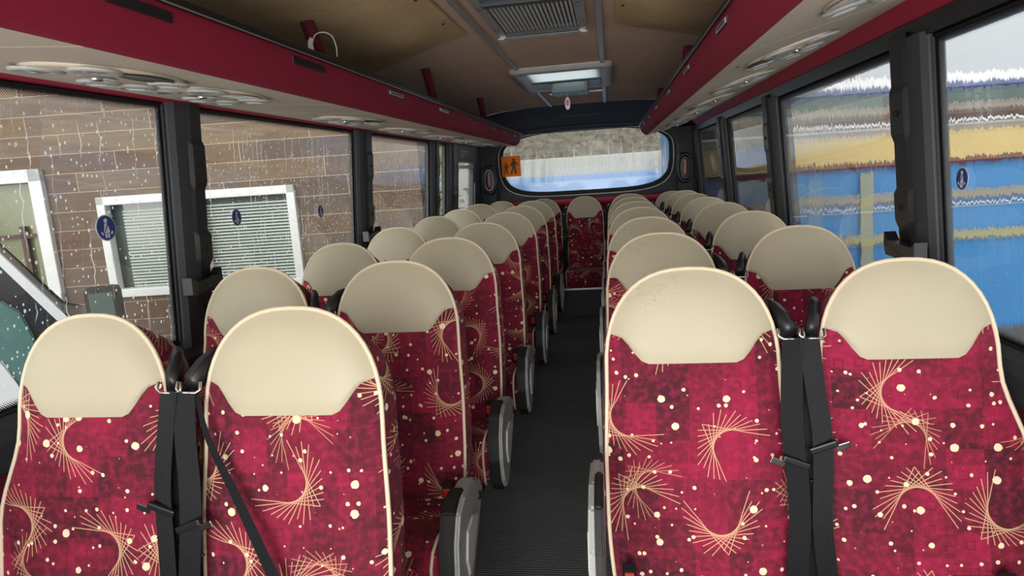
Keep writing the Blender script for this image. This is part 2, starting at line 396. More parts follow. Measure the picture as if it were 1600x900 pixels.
# ------------------------------------------------------------------ setting
YF, YB = -1.4, 7.15          # front and back of the modelled cabin
def wx(z): return 1.15 - .085*(z-1.4)     # side wall leans in towards the roof
box('floor', (0, (YF+YB)/2, -.03), (2.4, YB-YF, .06), 'carpet'); struct(bpy.data.objects['floor'])
LEFT_P = [(-.10, .05), (1.93, 2.08), (3.5, 3.70), (5.05, 5.24), (5.58, 5.86), (6.74, 7.05)]
RIGHT_P = [(-.10, .05), (1.98, 2.18), (3.62, 3.84), (5.12, 5.38), (6.72, 7.05)]
SILL, WTOP = .93, 1.715
for s, nm in ((-1, 'left'), (1, 'right')):
    # lower lining with ledge
    bm = bmesh.new()
    prof = [(wx(0)+.02, 0), (wx(.5)+.005, .5), (1.185, .84), (1.178, .875), (1.182, .905), (1.196, SILL), (1.24, SILL), (1.26, 0)]
    prism(bm, prof, YF, YB, lambda u, v, w_, s=s: (s*u, w_, v))
    struct(finish('wall_'+nm, bm, 'grey_plastic'))
    # maroon inset strip under ledge
    bm = bmesh.new(); prism(bm, [(1.176, .55), (1.172, .80), (1.19, .80), (1.19, .55)], YF, 6.8, lambda u, v, w_, s=s: (s*u, w_, v))
    struct(finish('trim_1' if s < 0 else 'trim_2', bm, 'maroon_dark'))
    # black header over the windows and red strip
    bm = bmesh.new(); prism(bm, [(wx(1.70)-.012, WTOP-.0), (wx(1.75)-.02, (1.762 if s > 0 else 1.722)), (1.22, 1.80), (1.22, WTOP)], YF, YB, lambda u, v, w_, s=s: (s*u, w_, v))
    struct(finish('trim_3' if s < 0 else 'trim_4', bm, 'black_plastic'))
    bm = bmesh.new(); prism(bm, ([(1.094, 1.763), (1.052, 1.808), (1.06, 1.83), (1.2, 1.83), (1.2, 1.763)] if s > 0 else [(1.10, 1.714), (1.070, 1.720), (1.06, 1.83), (1.2, 1.83), (1.2, 1.714)]), YF, 6.55, lambda u, v, w_, s=s: (s*u, w_, v))
    struct(finish('trim_5' if s < 0 else 'trim_6', bm, 'red_strip'))
tn = 7
def pillar(s, y0, y1, hook, broad=True):
    global tn
    bm = bmesh.new()
    n = 14; P = []
    for i in range(n+1):
        z = SILL-.02 + (WTOP+.03-SILL)*i/n; x = wx(z)
        prof = [(x+.03, y0), (x-.008, y0+.004), (x-.022, y0+.02), (x-.024, y1-.022), (x-.006, y1-.004), (x+.03, y1)]
        P.append([(s*a, b, z) for a, b in prof])
    V = grid(bm, P, closed_v=True); bm.faces.new(V[0]); bm.faces.new(list(reversed(V[-1])))
    o = struct(finish('trim_%d' % tn, bm, 'grey_plastic')); tn += 1
    # raised cover strip with stepped edge, towards the rear of the pillar
    bm = bmesh.new(); P = []
    ya, yb = y0+(y1-y0)*.50, y1-.004
    for z, d in ((1.74, 0), (1.60, 0), (1.58, .012), (1.46, .014), (1.435, .0), (1.30, 0), (1.28, .016), (1.20, .016), (1.175, 0), (1.0, 0)):
        x = wx(z)-.022
        P.append([(s*x, ya, z), (s*(x-.010-d*.25), ya+.010, z), (s*(x-.010-d*.25), yb-.006+d*.8, z), (s*x, yb+d*.8, z)])
    V = grid(bm, P, closed_v=True); bm.faces.new(V[0]); bm.faces.new(list(reversed(V[-1])))
    finish('pillar_cover', bm, 'black_plastic', o)
    for z in (1.24, 1.52):
        bm = bmesh.new(); bmesh.ops.create_cone(bm, cap_ends=True, segments=12, radius1=.009, radius2=.007, depth=.006, matrix=Matrix.Translation((s*(wx(z)-.036), (ya+yb)/2+.01, z)) @ Matrix.Rotation(PI/2, 4, 'Y'))
        finish('screw_cap', bm, 'black_rubber', o, True)
    if hook:
        bm = bmesh.new()
        x = wx(1.115)-.03
        prof = [(y0-.035, 1.10), (y0-.03, 1.155), (y0+.02, 1.135), (y1-.02, 1.14), (y1+.0, 1.165), (y1+.0, 1.125), (y1-.01, 1.095), (y0, 1.09)]
        A = prism(bm, prof, x-.034, x, lambda u, v, w_, s=s: (s*(w_ - .012*((u-(y0+y1)/2)/.1)**2), u, v))
        finish('curtain_tieback', bm, 'black_plastic', o)
    return o
def glass_pane(n, s, y0, y1, mat):
    bm = bmesh.new(); uvl = bm.loops.layers.uv.verify()
    def P(y, z, o=.012): return (s*(wx(z)+o), y, z)
    z0, z1 = SILL-.0, WTOP+.0
    vs = [bm.verts.new(P(y, z)) for y, z in ((y0, z0), (y1, z0), (y1, z1), (y0, z1))]
    f = bm.faces.new(vs if s > 0 else vs[::-1])
    for lp in f.loops: lp[uvl].uv = (lp.vert.co.y, lp.vert.co.z)
    bm.normal_update()
    me = bpy.data.meshes.new('window_%d' % n); bm.to_mesh(me); bm.free(); me.materials.append(M_[mat])
    o = bpy.data.objects.new('window_%d' % n, me); COL.objects.link(o); struct(o)
    # dotted border
    bm = bmesh.new(); uvl = bm.loops.layers.uv.verify(); wd = .036
    inner = [(y0+wd, z0+wd), (y1-wd, z0+wd), (y1-wd, z1-wd), (y0+wd, z1-wd)]; outer = [(y0, z0), (y1, z0), (y1, z1), (y0, z1)]
    for k in range(4):
        a, b = outer[k], outer[(k+1) % 4]; c, d = inner[(k+1) % 4], inner[k]
        vs = [bm.verts.new(P(*q, .007)) for q in (a, b, c, d)]; f = bm.faces.new(vs)
        for lp, q, v in zip(f.loops, (a, b, c, d), (0, 0, wd, wd)): lp[uvl].uv = ((q[0] if k in (0, 2) else q[1]), v)
    finish('frit_border', bm, 'frit', o)
    # rubber seal
    bm = bmesh.new()
    tube_bm(bm, [P(y0+.006, z0+.006, .004), P(y1-.006, z0+.006, .004), P(y1-.006, z1-.006, .004), P(y0+.006, z1-.006, .004)], .006, 4, True)
    finish('rubber_seal', bm, 'black_rubber', o)
    return o
for i, (a, b) in enumerate(LEFT_P): pillar(-1, a, b, i == 1 or i == 2)
for i, (a, b) in enumerate(RIGHT_P): pillar(1, a, b, i == 1)
wn = 1
for i in range(len(LEFT_P)-1):
    if i == 4: continue
    glass_pane(wn, -1, LEFT_P[i][1], LEFT_P[i+1][0], 'glass_left'); wn += 1
for i in range(len(RIGHT_P)-1):
    glass_pane(wn, 1, RIGHT_P[i][1], RIGHT_P[i+1][0], 'glass_right'); wn += 1
glass_pane(wn, -1, YF, LEFT_P[0][0], 'glass_left'); wn += 1
glass_pane(wn, 1, YF, RIGHT_P[0][0], 'glass_right'); wn += 1

# emergency door, rear left
def emergency_door():
    y0, y1 = 5.86, 6.74
    bm = bmesh.new(); x = lambda z: -(wx(z)-.0)
    def fr(ya, yb, za, zb, th=.03, off=0): 
        P = [[(x(z)-.02, ya, z), (x(z)+th+off, ya, z), (x(z)+th+off, yb, z), (x(z)-.02, yb, z)] for z in (za, zb)]
        V = grid(bm, P, closed_v=True); bm.faces.new(V[0]); bm.faces.new(list(reversed(V[-1])))
    fr(y0, y0+.07, SILL, WTOP); fr(y1-.16, y1, SILL, WTOP); fr(y0+.07, y1-.16, 1.56, WTOP); fr(y0+.07, y1-.16, SILL, 1.0)
    o = struct(finish('door_1', bm, 'grey_plastic'))
    bm = bmesh.new(); fr(y0+.08, y1-.17, 1.50, 1.53, .04); finish('grab_bar', bm, 'alu', o)
    bm = bmesh.new(); fr(y1-.14, y1-.11, 1.10, 1.35, .05); finish('door_handle', bm, 'black_plastic', o)
    bm = bmesh.new()
    for k in range(3): fr(y0+.16, y0+.50-.1*k, 1.655-.022*k, 1.663-.022*k, .031)
    finish('faded_notice', bm, 'light_grey', o)
    bm = bmesh.new(); uvl = bm.loops.layers.uv.verify(); f = bm.faces.new([bm.verts.new((x(z)-.005, y, z)) for y, z in ((y0+.07, 1.0), (y1-.16, 1.0), (y1-.16, 1.56), (y0+.07, 1.56))])
    for lp in f.loops: lp[uvl].uv = (lp.vert.co.y, lp.vert.co.z)
    finish('door_glass', bm, mk_glass('misted_door_glass', 'door'), o)
emergency_door()

# ceiling
def ceil_prof(k=1.0):
    return [(-1.16, 1.76), (-1.10, 1.87), (-.95, 1.945), (-.7, 1.985), (-.45, 2.0), (-.2, 2.006), (0, 2.008), (.2, 2.006), (.45, 2.0), (.7, 1.985), (.95, 1.945), (1.10, 1.87), (1.16, 1.76)]
bm = bmesh.new(); P = []
for y in [YF+.9+i*(6.1-YF-.9)/40 for i in range(41)]:
    P.append([(x, y, z + .0025*math.sin(9*y+3*x)) for x, z in ceil_prof()])
P2 = [[(x, y, z+.03) for x, y, z in r] for r in P]; grid(bm, P); grid(bm, P2)
hole = [f for f in bm.faces if abs(f.calc_center_median().x) < .2 and 3.93 < f.calc_center_median().y < 4.62]
bmesh.ops.delete(bm, geom=hole, context='FACES')
struct(finish('ceiling', bm, 'ceiling', None, True))
# black bulkhead over rear window
bm = bmesh.new(); P = []
for k in range(7):
    t = k/6; y = 6.1 + 1.0*t
    row = []
    for x, z in ceil_prof():
        zt = 1.835 - .06*(abs(x)/1.1)**2.4
        zz = z*(1-t) + zt*t if z > zt else z
        row.append((x, y, zz + .012*math.sin(PI*t)))
    P.append(row)
grid(bm, P); struct(finish('trim_%d' % tn, bm, 'header', None, True)); tn += 1
bm = bmesh.new(); tube_bm(bm, [(x, 6.93, 1.862 - .05*(abs(x)/.9)**2.4) for x in [-.95+.1*i for i in range(20)]], .006, 6)
struct(finish('trim_%d' % tn, bm, 'grey_plastic', None, True)); tn += 1

# rear wall with rounded window
def rr(t, hx, z0, z1, rad_, arch=0):
    """closed rounded window loop; t in 0..1"""
    n = 4; a = 2*PI*t; e = 5.0
    c, s = math.cos(a), math.sin(a)
    k = (abs(c)**e + abs(s)**e)**(-1/e)
    x = hx*c*k; zz = s*k
    z = (z0+z1)/2 + (z1-z0)/2*zz
    if zz > 0: z -= arch*(x/hx)**2*zz
    else: x *= 1 - .10*zz*zz
    return x, z
N = 96
def loop(hx, z0, z1, y, arch=.07): return [(lambda q: (q[0], y, q[1]))(rr(i/N, hx, z0, z1, .1, arch)) for i in range(N)]
outer = []
for i in range(N):
    a = 2*PI*i/N; c, s = math.cos(a), math.sin(a); k = 1/max(abs(c), abs(s))
    outer.append((1.22*c*k, 7.12, 1.42 + (.40*s*k if s > 0 else .34*s*k)))
bm = bmesh.new()
grid(bm, [outer, loop(1.0, 1.10, 1.90, 7.10), loop(.93, 1.15, 1.85, 7.11)], closed_v=True)
wr = struct(finish('wall_rear', bm, 'grey_header', None, False))
bm = bmesh.new(); tube_bm(bm, loop(.93, 1.15, 1.85, 7.105), .006, 6, True); finish('light_piping', bm, 'light_grey', wr, True)
bm = bmesh.new(); grid(bm, [loop(.93, 1.15, 1.85, 7.11), loop(.885, 1.20, 1.84, 7.15)], closed_v=True); finish('black_surround', bm, 'black_rubber', wr)
bm = bmesh.new(); vs = [bm.verts.new(p) for p in loop(.895, 1.195, 1.845, 7.145)]; f = bm.faces.new(vs); uvl = bm.loops.layers.uv.verify()
for lp in f.loops: lp[uvl].uv = (lp.vert.co.x, (lp.vert.co.z-1.195)/.65)
me = finish('window_%d' % wn, bm, 'glass_rear'); struct(me); wn += 1
box('wall_rear_lower', (0, 7.1, .55), (2.4, .1, 1.10), 'maroon_dark'); o = bpy.data.objects['wall_rear_lower']; o.name = 'wall_back'; struct(o)
# fabric-topped parcel ledge
bm = bmesh.new(); prism(bm, [(7.0, 1.06), (6.99, 1.085), (7.01, 1.105), (7.10, 1.11), (7.10, 1.06)], -1.12, 1.12, lambda u, v, w_: (w_, u, v)); struct(finish('trim_%d' % tn, bm, 'red_strip')); tn += 1
# slanted corner pods with oval marker lamps
for s in (-1, 1):
    bm = bmesh.new()
    P = []
    for z in (1.10, 1.25, 1.45, 1.62, 1.78):
        xi = .94 + (.03 if 1.2 < z < 1.7 else .02) - (.07 if z > 1.7 else 0)
        P.append([(s*1.17, 6.96, z), (s*(1.10), 6.94, z), (s*xi, 7.0, z), (s*(xi-.02), 7.12, z)])
    grid(bm, P); o = struct(finish('trim_%d' % tn, bm, 'grey_header')); tn += 1
    def ov(rx, rz, y, n=28, cx=s*1.025, cz=1.365): return [(cx+rx*abs(math.cos(2*PI*i/n))**.8*(1 if math.cos(2*PI*i/n) >= 0 else -1), y, cz+rz*abs(math.sin(2*PI*i/n))**.8*(1 if math.sin(2*PI*i/n) >= 0 else -1)) for i in range(n)]
    lamp = empty('marker_lamp', (0, 0, 0)); 
    tag(lamp, 'oval black framed red marker lamp recessed %s of the rear window' % ('left' if s < 0 else 'right'), 'lamp')
    bm = bmesh.new(); grid(bm, [ov(.085, .16, 6.99), ov(.082, .155, 6.945), ov(.065, .135, 6.935), ov(.055, .12, 6.95), ov(.05, .115, 6.985)], closed_v=True); finish('oval_frame', bm, 'black_plastic', lamp, True)
    bm = bmesh.new(); grid(bm, [ov(.05, .115, 6.955), ov(.043, .106, 6.948), ov(.040, .10, 6.965)], closed_v=True); finish('inner_bezel', bm, 'light_grey' if s < 0 else 'grey_plastic', lamp, True)
    bm = bmesh.new(); bm.faces.new([bm.verts.new(p) for p in ov(.045, .112, 6.975)]); finish('dark_recess', bm, 'black_plastic', lamp)
    bm = bmesh.new(); sbox(bm, (s*1.025, 6.965, 1.375), (.034, .015, .15), .005); finish('red_lens', bm, 'red_lamp', lamp)
# rear bench plinth
bm = bmesh.new(); sbox(bm, (0, 6.65, .14), (2.3, .8, .28), .004); o = struct(finish('trim_%d' % tn, bm, 'grey_header')); tn += 1
bm = bmesh.new(); sbox(bm, (0, 6.245, .272), (2.3, .025, .02), .004); struct(finish('trim_%d' % tn, bm, 'alu')); tn += 1

# ------------------------------------------------------------------ seats
Z0 = .42; ZC = .93; TOP = 1.17; NEXP = 2.4; REC = .2
def seat_shape(a, flare_l, flare_r):
    """half width of the back at height z, on side sg"""
    def hw(z, sg):
        fl = flare_l if sg < 0 else flare_r
        if z >= ZC: 
            q = min((z-ZC)/(TOP-ZC), 1.0); return a*(1-q**NEXP)**(1/NEXP)
        t = max(0, min(1, (ZC-z)/.22)); t = t*t*(3-2*t)
        low = max(0, (.60-z)/.18)
        return a + fl*t - .012*low*low
    return hw
def seat_parts(a, fl, frr, aisle_side, arm_z, worn, belt_extra=None, rear=False):
    """returns root Empty with parts. aisle_side: -1/+1 side of armrest (0 none); belts hang on the other side"""
    hw = seat_shape(a, fl, frr)
    bs = -aisle_side if aisle_side else belt_extra
    root = empty('coach_seat')
    def ln(z): return -(TOP-z)*REC
    def rho(x, z):
        h = hw(z, 1 if x > 0 else -1)
        if z > ZC:
            return min(1, ((abs(x)/a)**2.4 + ((z-ZC)/(TOP-ZC))**2.4)**(1/2.4))
        return min(1, abs(x)/max(h, 1e-4))
    def fy(x, z, h=.026):
        r = rho(x, z); b = h*(1-r**5)
        if z < .93: b -= .010*(1-(abs(x)/.2)**2)*max(0, 1-abs(z-.72)/.2) if abs(x) < .2 else 0
        return ln(z) - b
    def b_(u):
        s = max(0, min(1, (abs(u)-.50)/.38)); return .955 + .055*(s*s*(3-2*s)) + .012*max(0, (abs(u)-.6)/.4)
    # ---- front fabric
    bm = bmesh.new(); NU, NV = 24, 18; P = []
    for j in range(NV+1):
        row = []
        for i in range(NU+1):
            u = -1+2*i/NU; z = Z0 + (b_(u)-Z0)*j/NV; x = u*hw(z, 1 if u > 0 else -1); row.append((x, fy(x, z), z))
        P.append(row)
    uvf = lambda c: (c.x, c.z*1.02)
    grid(bm, P, uvf=uvf)
    # outline loop (bottom left, up, over, down)
    L = []
    for k in range(14): z = Z0 + (ZC-Z0)*k/14; L.append((-hw(z, -1), z))
    for k in range(25):
        t = PI - PI*k/24; c, s = math.cos(t), math.sin(t)
        L.append((a*math.copysign(abs(c)**(2/2.4), c), ZC+(TOP-ZC)*abs(s)**(2/2.4)))
    for k in range(1, 15): z = ZC - (ZC-Z0)*k/14; L.append((hw(z, 1), z))
    def ring(dy, infl, zsh=0):
        out = []
        for x, z in L:
            cx, cz = 0, .75; dx, dz = x-cx, z-cz; l_ = math.hypot(dx, dz*.6) or 1
            top = max(0, (z-ZC)/(TOP-ZC)); out.append((x+infl*dx/l_*(1-.6*top), ln(z)+dy, (z+infl*dz*.6/l_*(1-top)-top*dy*.62) if z > Z0+.01 else z+zsh))
        return out
    l = bm.loops.layers.uv.verify()
    uvs = lambda c: (c.x + (c.y-ln(c.z))*(1 if c.x > 0 else -1), c.z)
    R0, R1, R2 = ring(0, 0), ring(.03, .010), ring(.068, .008)
    grid(bm, [R0, R1, R2], uvf=uvs)
    bm.faces.new([bm.verts.new(p) for p in ring(.07, .0)])
    bb = finish('backrest', bm, 'moquette', root, True)
    # ---- headrest (cream leather)
    bm = bmesh.new(); P = []; NV = 12; t0 = math.asin(((1.022-ZC)/(TOP-ZC))**(2.4/2))
    for i in range(NU+1):
        u = -1+2*i/NU; t = PI - t0 - (PI-2*t0)*(i/NU); c, s = math.cos(t), math.sin(t)
        px, pz = a*math.copysign(abs(c)**(2/2.4), c), ZC+(TOP-ZC)*s**(2/2.4)
        qz = b_(u); qx = u*hw(qz, 1 if u > 0 else -1); col = []
        for j in range(NV+1):
            v = j/NV; x, z = qx+(px-qx)*v, qz+(pz-qz)*v
            e = min(1, 4*v) ; col.append((x, fy(x, z, .026)-.008*(e*(2-e))*(1-rho(x, z)**6)-.0015, z))
        P.append(col)
    grid(bm, P)
    finish('headrest', bm, 'leather_worn' if worn else 'leather', root, True)
    # seam under the headrest
    # ---- piping
    tube('piping', [(x, ln(z)-.001, z) for x, z in L], .0052, 'piping', root, 6)
    # ---- black back shell
    bm = bmesh.new(); S1 = ring(.066, .006); S2 = ring(.092, .000); S3 = ring(.105, -.02)
    grid(bm, [S1, S2, S3]); bm.faces.new([bm.verts.new(p) for p in S3]); finish('back_shell', bm, 'black_plastic', root, True)
    # ---- cushion
    bm = bmesh.new(); yb = ln(.45)
    if rear: prof = [(yb+.01, .44), (yb-.10, .455), (-.60, .475), (-.635, .468), (-.655, .44), (-.66, .38), (-.65, .32), (-.62, .30), (yb+.01, .30)]
    else: prof = [(yb+.01, .45), (yb-.06, .442), (yb-.115, .440), (yb-.125, .434), (yb-.14, .452), (yb-.22, .472), (yb-.30, .478), (yb-.35, .468), (yb-.375, .44), (yb-.382, .40), (yb-.375, .34), (yb-.36, .31), (yb-.30, .295), (yb+.01, .31)]
    acc = [0]
    for k in range(1, len(prof)): acc.append(acc[-1]+math.hypot(prof[k][0]-prof[k-1][0], prof[k][1]-prof[k-1][1]))
    cyz = (sum(p[0] for p in prof)/len(prof), sum(p[1] for p in prof)/len(prof)); P = []
    hl = a+.006+fl*.3; hr = a+.006+frr*.3
    xs = [(-hl, .80), (-hl+.004, .92), (-hl+.018, 1), (-.1, 1), (0, .995), (.1, 1), (hr-.018, 1), (hr-.004, .92), (hr, .80)]
    for x, k in xs: P.append([(x, cyz[0]+(p[0]-cyz[0])*(k if k > .99 else .5+.5*k), cyz[1]+(p[1]-cyz[1])*k) for p in prof])
    V = grid(bm, P, closed_v=True); bm.faces.new(V[0]); bm.faces.new(list(reversed(V[-1])))
    l = bm.loops.layers.uv.verify(); 
    inv = {}
    for row in V:
        for k, v in enumerate(row): inv[v] = acc[k]
    for f in bm.faces:
        for lp in f.loops: lp[l].uv = (lp.vert.co.x, -inv[lp.vert]+.1)
    cu = finish('cushion', bm, 'moquette', root, True)
    for sg, h_ in ((-1, hl), (1, hr)):
        pr = prof[5:12] if not rear else prof[1:7]
        tube('cushion_piping', [(sg*(h_-.012), cyz[0]+(p[0]-cyz[0])*1.01, cyz[1]+(p[1]-cyz[1])*1.03) for p in pr], .0045, 'piping', cu, 6)
    # ---- base
    bm = bmesh.new()
    if not rear:
        sbox(bm, (0, yb-.17, .285), (a*1.8, .36, .035), .006)
        prism(bm, [(yb-.05, 0), (yb-.30, 0), (yb-.28, .03), (yb-.22, .27), (yb-.12, .27), (yb-.09, .03), (yb-.05, .03)], -.02, .02, lambda u, v, w_: (w_, u, v))
        sbox(bm, (0, yb-.17, .012), (.10, .30, .024), .004)
    else: sbox(bm, (0, -.33, .292), (a*1.7, .5, .03), .005)
    finish('seat_frame', bm, 'black_plastic' if not rear else 'black_rubber', root)
    # ---- armrest
    if aisle_side:
        x0 = aisle_side*(a+.014); x1 = aisle_side*(a+(.062 if aisle_side > 0 else .040))
        dz = arm_z
        yo = -.15
        prof = [(yo-.00, .50), (yo-.03, .545), (yo-.10, .575), (yo-.22, .585), (yo-.285, .565), (yo-.33, .50), (yo-.345, .42), (yo-.33, .33), (yo-.29, .285), (yo-.24, .29), (yo-.17, .36), (yo-.08, .42)]
        arm = bmesh.new(); prism(arm, prof, x0, x1, lambda u, v, w_: (w_, u, v+dz)); bmesh.ops.bevel(arm, geom=list(arm.edges), offset=.006, segments=2, affect='EDGES')
        ar = finish('armrest', arm, 'arm_grey', root)
        pad = [(yo-.18, .590), (yo-.24, .592), (yo-.295, .572), (yo-.342, .505), (yo-.358, .42), (yo-.343, .325), (yo-.29, .274), (yo-.262, .280), (yo-.305, .335), (yo-.318, .42), (yo-.30, .50), (yo-.26, .55), (yo-.18, .575)]
        bm = bmesh.new(); prism(bm, pad, x0-aisle_side*.003, x1-aisle_side*.012, lambda u, v, w_: (w_, u, v+dz)); bmesh.ops.bevel(bm, geom=list(bm.edges), offset=.004, segments=2, affect='EDGES'); finish('arm_pad', bm, 'black_rubber', ar)
        bm = bmesh.new(); prism(bm, [(yo-.10, .47), (yo-.17, .50), (yo-.24, .49), (yo-.27, .42), (yo-.25, .36), (yo-.20, .38)], x1-aisle_side*.002, x1+aisle_side*.006, lambda u, v, w_: (w_, u, v+dz)); bmesh.ops.bevel(bm, geom=list(bm.edges), offset=.005, segments=2, affect='EDGES'); finish('moulded_grip', bm, 'light_grey', ar)
        bm = bmesh.new(); bmesh.ops.create_cone(bm, cap_ends=True, segments=16, radius1=.013, radius2=.013, depth=.008, matrix=Matrix.Translation((x1, yo-.055, .50+dz)) @ Matrix.Rotation(PI/2, 4, 'Y')); finish('pivot_cap', bm, 'black_plastic', ar, True)
    # ---- buckle
    xk = (aisle_side*(a-.035) if aisle_side else a-.035)
    bm = bmesh.new(); sbox(bm, (xk, yb-.045, .475), (.032, .026, .075), .004, Matrix.Rotation(.35, 3, 'X')); bk = finish('buckle', bm, 'black_plastic', root)
    bm = bmesh.new(); sbox(bm, (xk, yb-.062, .482), (.022, .012, .042), .003, Matrix.Rotation(.35, 3, 'X')); finish('red_button', bm, 'red_plastic', bk)
    # ---- belt: guide housing, loop, webbing, tongue
    if bs:
        gx, gz = bs*(a-.002), 1.045; gy = ln(gz)
        bm = bmesh.new(); P = []
        for t, wd, hgt in ((0, .012, .008), (.25, .028, .018), (.6, .032, .024), (1, .030, .020)):
            cx = gx+bs*(-.006+.030*t); cz = gz+.032-.055*t; cy = gy+.060-.085*t
            P.append([(cx-wd*.5, cy, cz-hgt), (cx+wd*.5, cy, cz-hgt*.9), (cx+wd*.5, cy-.004, cz+hgt*.6), (cx-wd*.3, cy-.004, cz+hgt)])
        V = grid(bm, P, closed_v=True); bm.faces.new(V[0]); bm.faces.new(list(reversed(V[-1])))
        finish('belt_guide', bm, 'black_plastic', root, True)
        cx, cz, cy = gx+bs*.024, gz-.028, gy-.03
        gd = tube('belt_loop', [(cx-.026, cy, cz+.012), (cx-.028, cy-.006, cz-.004), (cx-.018, cy-.010, cz-.010), (cx+.018, cy-.010, cz-.012), (cx+.028, cy-.006, cz-.006), (cx+.026, cy, cz+.010)], .0035, 'chrome', root, 6)
        # webbing from loop down to cushion side
        def path(x0, x1, y_off, z1=.40):
            pts = []
            for k in range(7):
                t = k/6; z = cz-.008 + (z1-cz+.008)*t; x = x0+(x1-x0)*t + .006*math.sin(3*t*PI+x0*9)
                pts.append((x, min(ln(z)-.030-y_off, ln(z)-.028) - .010*math.sin(PI*t), z))
            return smooth_path(pts, 3)
        pa = path(cx-.002, cx+bs*(-.010), .004); strap_mesh('belt_webbing', pa, .046, 'webbing', root, wdir=(1, -.18*bs, 0))
        pb = path(cx+bs*.006, cx+bs*.012, -.02); strap_mesh('belt_webbing', [(x, y+.014, z) for x, y, z in pb], .046, 'webbing', root, wdir=(1, .35*bs, 0))
        tg = [p for p in pa if p[2] < (.76 if aisle_side else .80)][0]
        bm = bmesh.new(); rm = Matrix.Rotation(.35*bs, 3, 'Y'); sbox(bm, (tg[0], tg[1]-.006, tg[2]), (.062, .012, .016), .004, rm)
        tn_ = finish('belt_tongue', bm, 'black_plastic', root)
        bm = bmesh.new(); sbox(bm, (tg[0]-bs*.040, tg[1]-.008, tg[2]+.002), (.032, .003, .014), .001, rm); finish('tongue_blade', bm, 'chrome', tn_)
        bm = bmesh.new(); sbox(bm, (tg[0]+bs*.002, tg[1]-.004, tg[2]-.075), (.054, .006, .006), .002, rm); finish('webbing_stop', bm, 'black_plastic', root)
    return root
def copy_tree(o, parent=None):
    c = o.copy(); COL.objects.link(c)
    if parent: c.parent = parent
    for ch in o.children: copy_tree(ch, c)
    return c
LY = [1.27, 1.97, 2.67, 3.43, 4.25, 4.99, 5.74]; RY = [1.58, 2.43, 3.21, 4.00, 4.67, 5.33, 6.0]
ORD = ['front', 'second', 'third', 'fourth', 'fifth', 'sixth', 'seventh']
WC = .908; AC_ = .43
kinds = {
    'C': (lambda: seat_parts(.188, .055, .012, 0, 0, False, belt_extra=1), -WC, LY, 'window seat on the left side'),
    'D': (lambda: seat_parts(.200, .012, .008, 1, -.02, False), -AC_, LY, 'aisle seat on the left side'),
    'A': (lambda: seat_parts(.200, .008, .012, -1, .22, True), AC_, RY, 'aisle seat on the right side'),
    'B': (lambda: seat_parts(.188, .012, .055, 0, 0, False, belt_extra=-1), WC, RY, 'window seat on the right side')}
roots = {}
for k, (mk, x, ys, txt) in kinds.items():
    proto = None
    for i, y in enumerate(ys):
        r = mk() if proto is None else copy_tree(proto)
        if proto is None: proto = r
        r.location = (x, y, 0); roots[k, i] = r
        tag(r, 'crimson patterned coach %s, cream headrest, %s row from the camera' % (txt, ORD[i] if i else 'nearest'), 'seat', 'coach seats in double rows')
# extra diagonal webbing on the nearest left aisle seat
r = roots['D', 0]
a0 = (-.212, -.055, 1.01)
strap_mesh('diagonal_webbing', smooth_path([(-.205, -.06, 1.005), (-.17, -.095, .92), (-.10, -.13, .80), (-.01, -.17, .63), (.09, -.20, .45)], 4), .03, 'webbing', r, wdir=[(1, .9-.03*i, .3) for i in range(17)], tw=[.007+.0013*i for i in range(17)])
# rear row of five
rl = ['left window end', 'left of the middle', 'middle at the aisle end,', 'right of the middle', 'right window end']
proto = None
for i, x in enumerate((-.90, -.45, -.015, .43, .885)):
    if proto is None: proto = r = seat_parts(.19, 0, 0, 0, 0, False, belt_extra=-1, rear=True)
    else: r = copy_tree(proto)
    r.location = (x, 6.90, -.035)
    tag(r, 'crimson patterned cream-topped rear bench seat, %s under the rear window' % rl[i], 'seat', 'rear bench seats')

